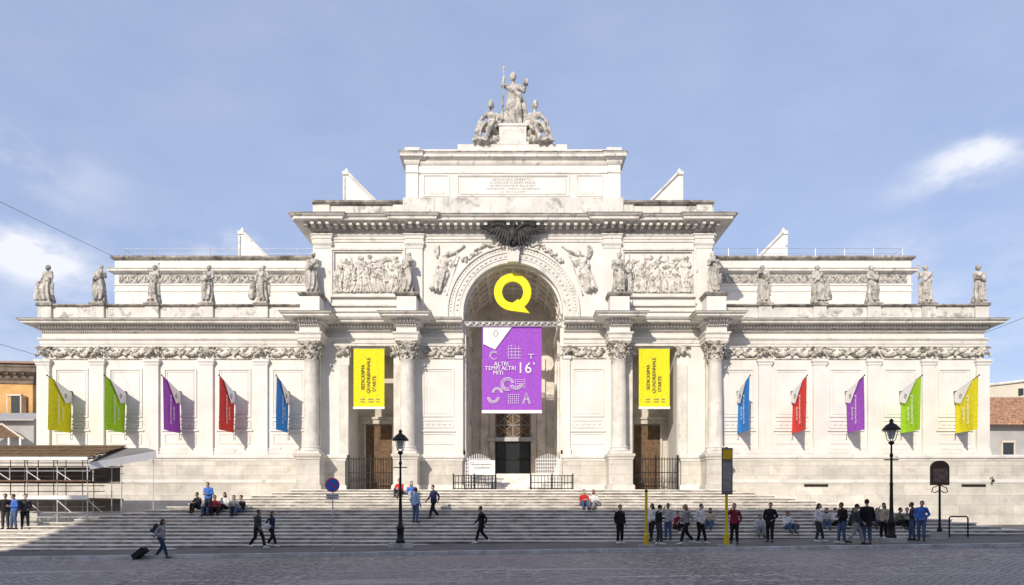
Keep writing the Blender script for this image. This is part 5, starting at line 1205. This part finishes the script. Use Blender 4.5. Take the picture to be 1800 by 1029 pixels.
# upper steps
seat(704,872,'sit',-20,REDC,DGR,'k','person in red top seated on the upper steps left of the arch')
seat(723,873,'sitback',15,BLUC,LGR,'b','person in blue top seated beside the one in red on upper steps',long=True)
person(730,921,'stand',150,LBL,JEA,'b','person in pale blue shirt and jeans climbing the steps')
person(762,911,'walk',-50,NAV,BLK,'k','person in navy jacket coming down the steps left of the arch',fat=1.05)
person(846,955,'walk',-70,BLK,BLK,'k','person all in black walking at the foot of the steps below the arch',coat=True,shoe=WS)
seat(1025,893,'sit',10,REDC,JEA,'k','person in red shirt seated mid steps right of the arch')
seat(1043,893,'sitback',-20,WHT,GRY,'f','person in white top seated beside the one in red right of the arch',long=True)
# group around the first yellow pole
person(1089,956,'stand',25,BLK,BLK,'k','person in black with white shoes standing left of the short yellow pole',shoe=WS)
person(1146,951,'lean',-60,WHT,BLK,'b','person in white top next to the short yellow pole',long=True)
person(1157,958,'hold',100,BLK,DGR,'k','person in black top facing the one in white by the short yellow pole',shoe=WS)
person(1174,950,'phone',-40,LGR,JEA,'k','person in light grey top raising a hand, right of short yellow pole')
seat(1189,929,'sit',20,MAR,BLK,'k','person in maroon top sitting between the two yellow poles',shoe=WS)
person(1206,958,'walk',-80,GRY,BLK,'f','fair haired person in grey striding between the two yellow poles',long=True,shoe=WS)
person(1230,956,'lean',35,WHT,BLK,'k','person in white shirt and black trousers left of bus stop panel',shoe=WS)
seat(1248,926,'sitback',-25,BEI,JEA,'b','person in beige top sitting on the steps just left of the bus stop panel',long=True)
person(1290,957,'phone',-15,MAR,BLK,'k','person in maroon top standing right of the bus stop panel pole')
seat(1335,938,'sit',-10,LGR,GRY,'b','person in light grey crouched on the lowest steps right of the bus stop pole')
person(1353,953,'lean',-35,BLK,BLK,'k','person all in black standing right of the crouched one',coat=True,fat=1.05)
seat(1384,928,'sitback',10,WHT,JEA,'b','person in white t-shirt and jeans seated right of the one in black')
o=thing('handbag','small brown bag on the step beside the seated one in white','bag',(0,0,0),None); x,y,z=place(1400,932); o.location=(x,y+.1,z); m=meshobj('pouch',remesh(MB().ell((0,0,.14),(.2,.1,.16)).box(-.15,.15,-.08,.08,.0,.14),.02,'pouch',1),cloth(BRN),o); m2=MB().tube([(-.1,0,.26),(-.07,0,.4),(.07,0,.4),(.1,0,.26)],.012,5).mesh('strap'); m2.materials.append(cloth(BRN)); q=bpy.data.objects.new('strap',m2); COL.objects.link(q); q.parent=o
# crowd at the right end
person(1437,953,'lean',50,WHT,DGR,'b','person in white standing at the left end of the right-hand crowd',long=True,shoe=WS,scale=.97)
seat(1452,925,'sit',-20,LGR,JEA,'k','person in light grey and jeans sitting second in the right-hand crowd',long=True)
seat(1467,927,'sitback',25,WHT,BLK,'k','person in white shirt and black trousers sitting in right-hand crowd')
person(1480,956,'hold',-75,BLK,JEA,'b','person in black top and jeans turned sideways in the right-hand crowd',shoe=WS)
seat(1497,924,'sit',15,DGR,BLK,'k','person in charcoal sitting to the left of the tall dark man',long=True)
person(1503,958,'walk',70,DGR,GRY,'k','person in charcoal top and grey trousers stepping up to the tall man',scale=.96)
person(1523,957,'stand',165,BLK,JEA,'k','tall broad man in black coat seen from behind in the right-hand crowd',coat=True,fat=1.1,scale=1.06)
seat(1541,926,'sitback',-15,GRY,DGR,'g','grey haired person in grey sitting just right of the tall man in black')
person(1553,949,'phone',-60,BEI,BLK,'b','person in beige top standing left of the right-hand street lamp',long=True,scale=.95)
seat(1577,925,'sit',30,OLV,BLK,'k','person in olive top sitting right of the street lamp')
seat(1594,927,'sitback',-30,LGR,BLK,'k','person in light grey top and black trousers sitting near the totem',shoe=WS)
person(1604,950,'hold',-100,DGR,JEA,'b','person in dark grey turned away between two others near the totem',scale=.97)
person(1619,951,'lean',-40,BLUC,JEA,'k','person in blue jacket nearest to the brown totem',fat=1.05)

# ------------------------------------------------------------------ small things on the walls, and cables
for x in (1435,1712): MB().box(PX(x,43)-.75,PX(x,43)+.75,42.99,43.1,3.02,3.17).build('wall_vent',M_iron,P)
b=MB(); b.tube([(PX(1741,43),43.0,3.55),(PX(1741,43),42.8,3.6),(PX(1741,43),42.75,3.45)],.03,6); b.ell((PX(1741,43),42.75,3.38),(.09,.09,.1),8,6); b.build('wall_lamp',M_iron,P)
def cable(p0,p1,sag,label):
    p0=Vector(p0);p1=Vector(p1); pts=[p0.lerp(p1,i/24)-Vector((0,0,sag*4*(i/24)*(1-i/24))) for i in range(25)]
    tag(MB().tube(pts,.013,5).build('overhead_cable',M_iron,loc=tuple(p0)),label,'cable','cables across the street')
cable((-28,47.9,19.3),(-36.2,-3.2,20.5),.5,'thin dark cable rising left from the roof corner of the left wing')
cable((-30,43.3,11.3),(-36.2,-3.2,14.0),.4,'thin dark cable leaving the left end wall below the cornice')
cable((30,43.3,12.8),(40,-3.2,19),.4,'thin dark cable leaving the right end of the palace below the cornice')
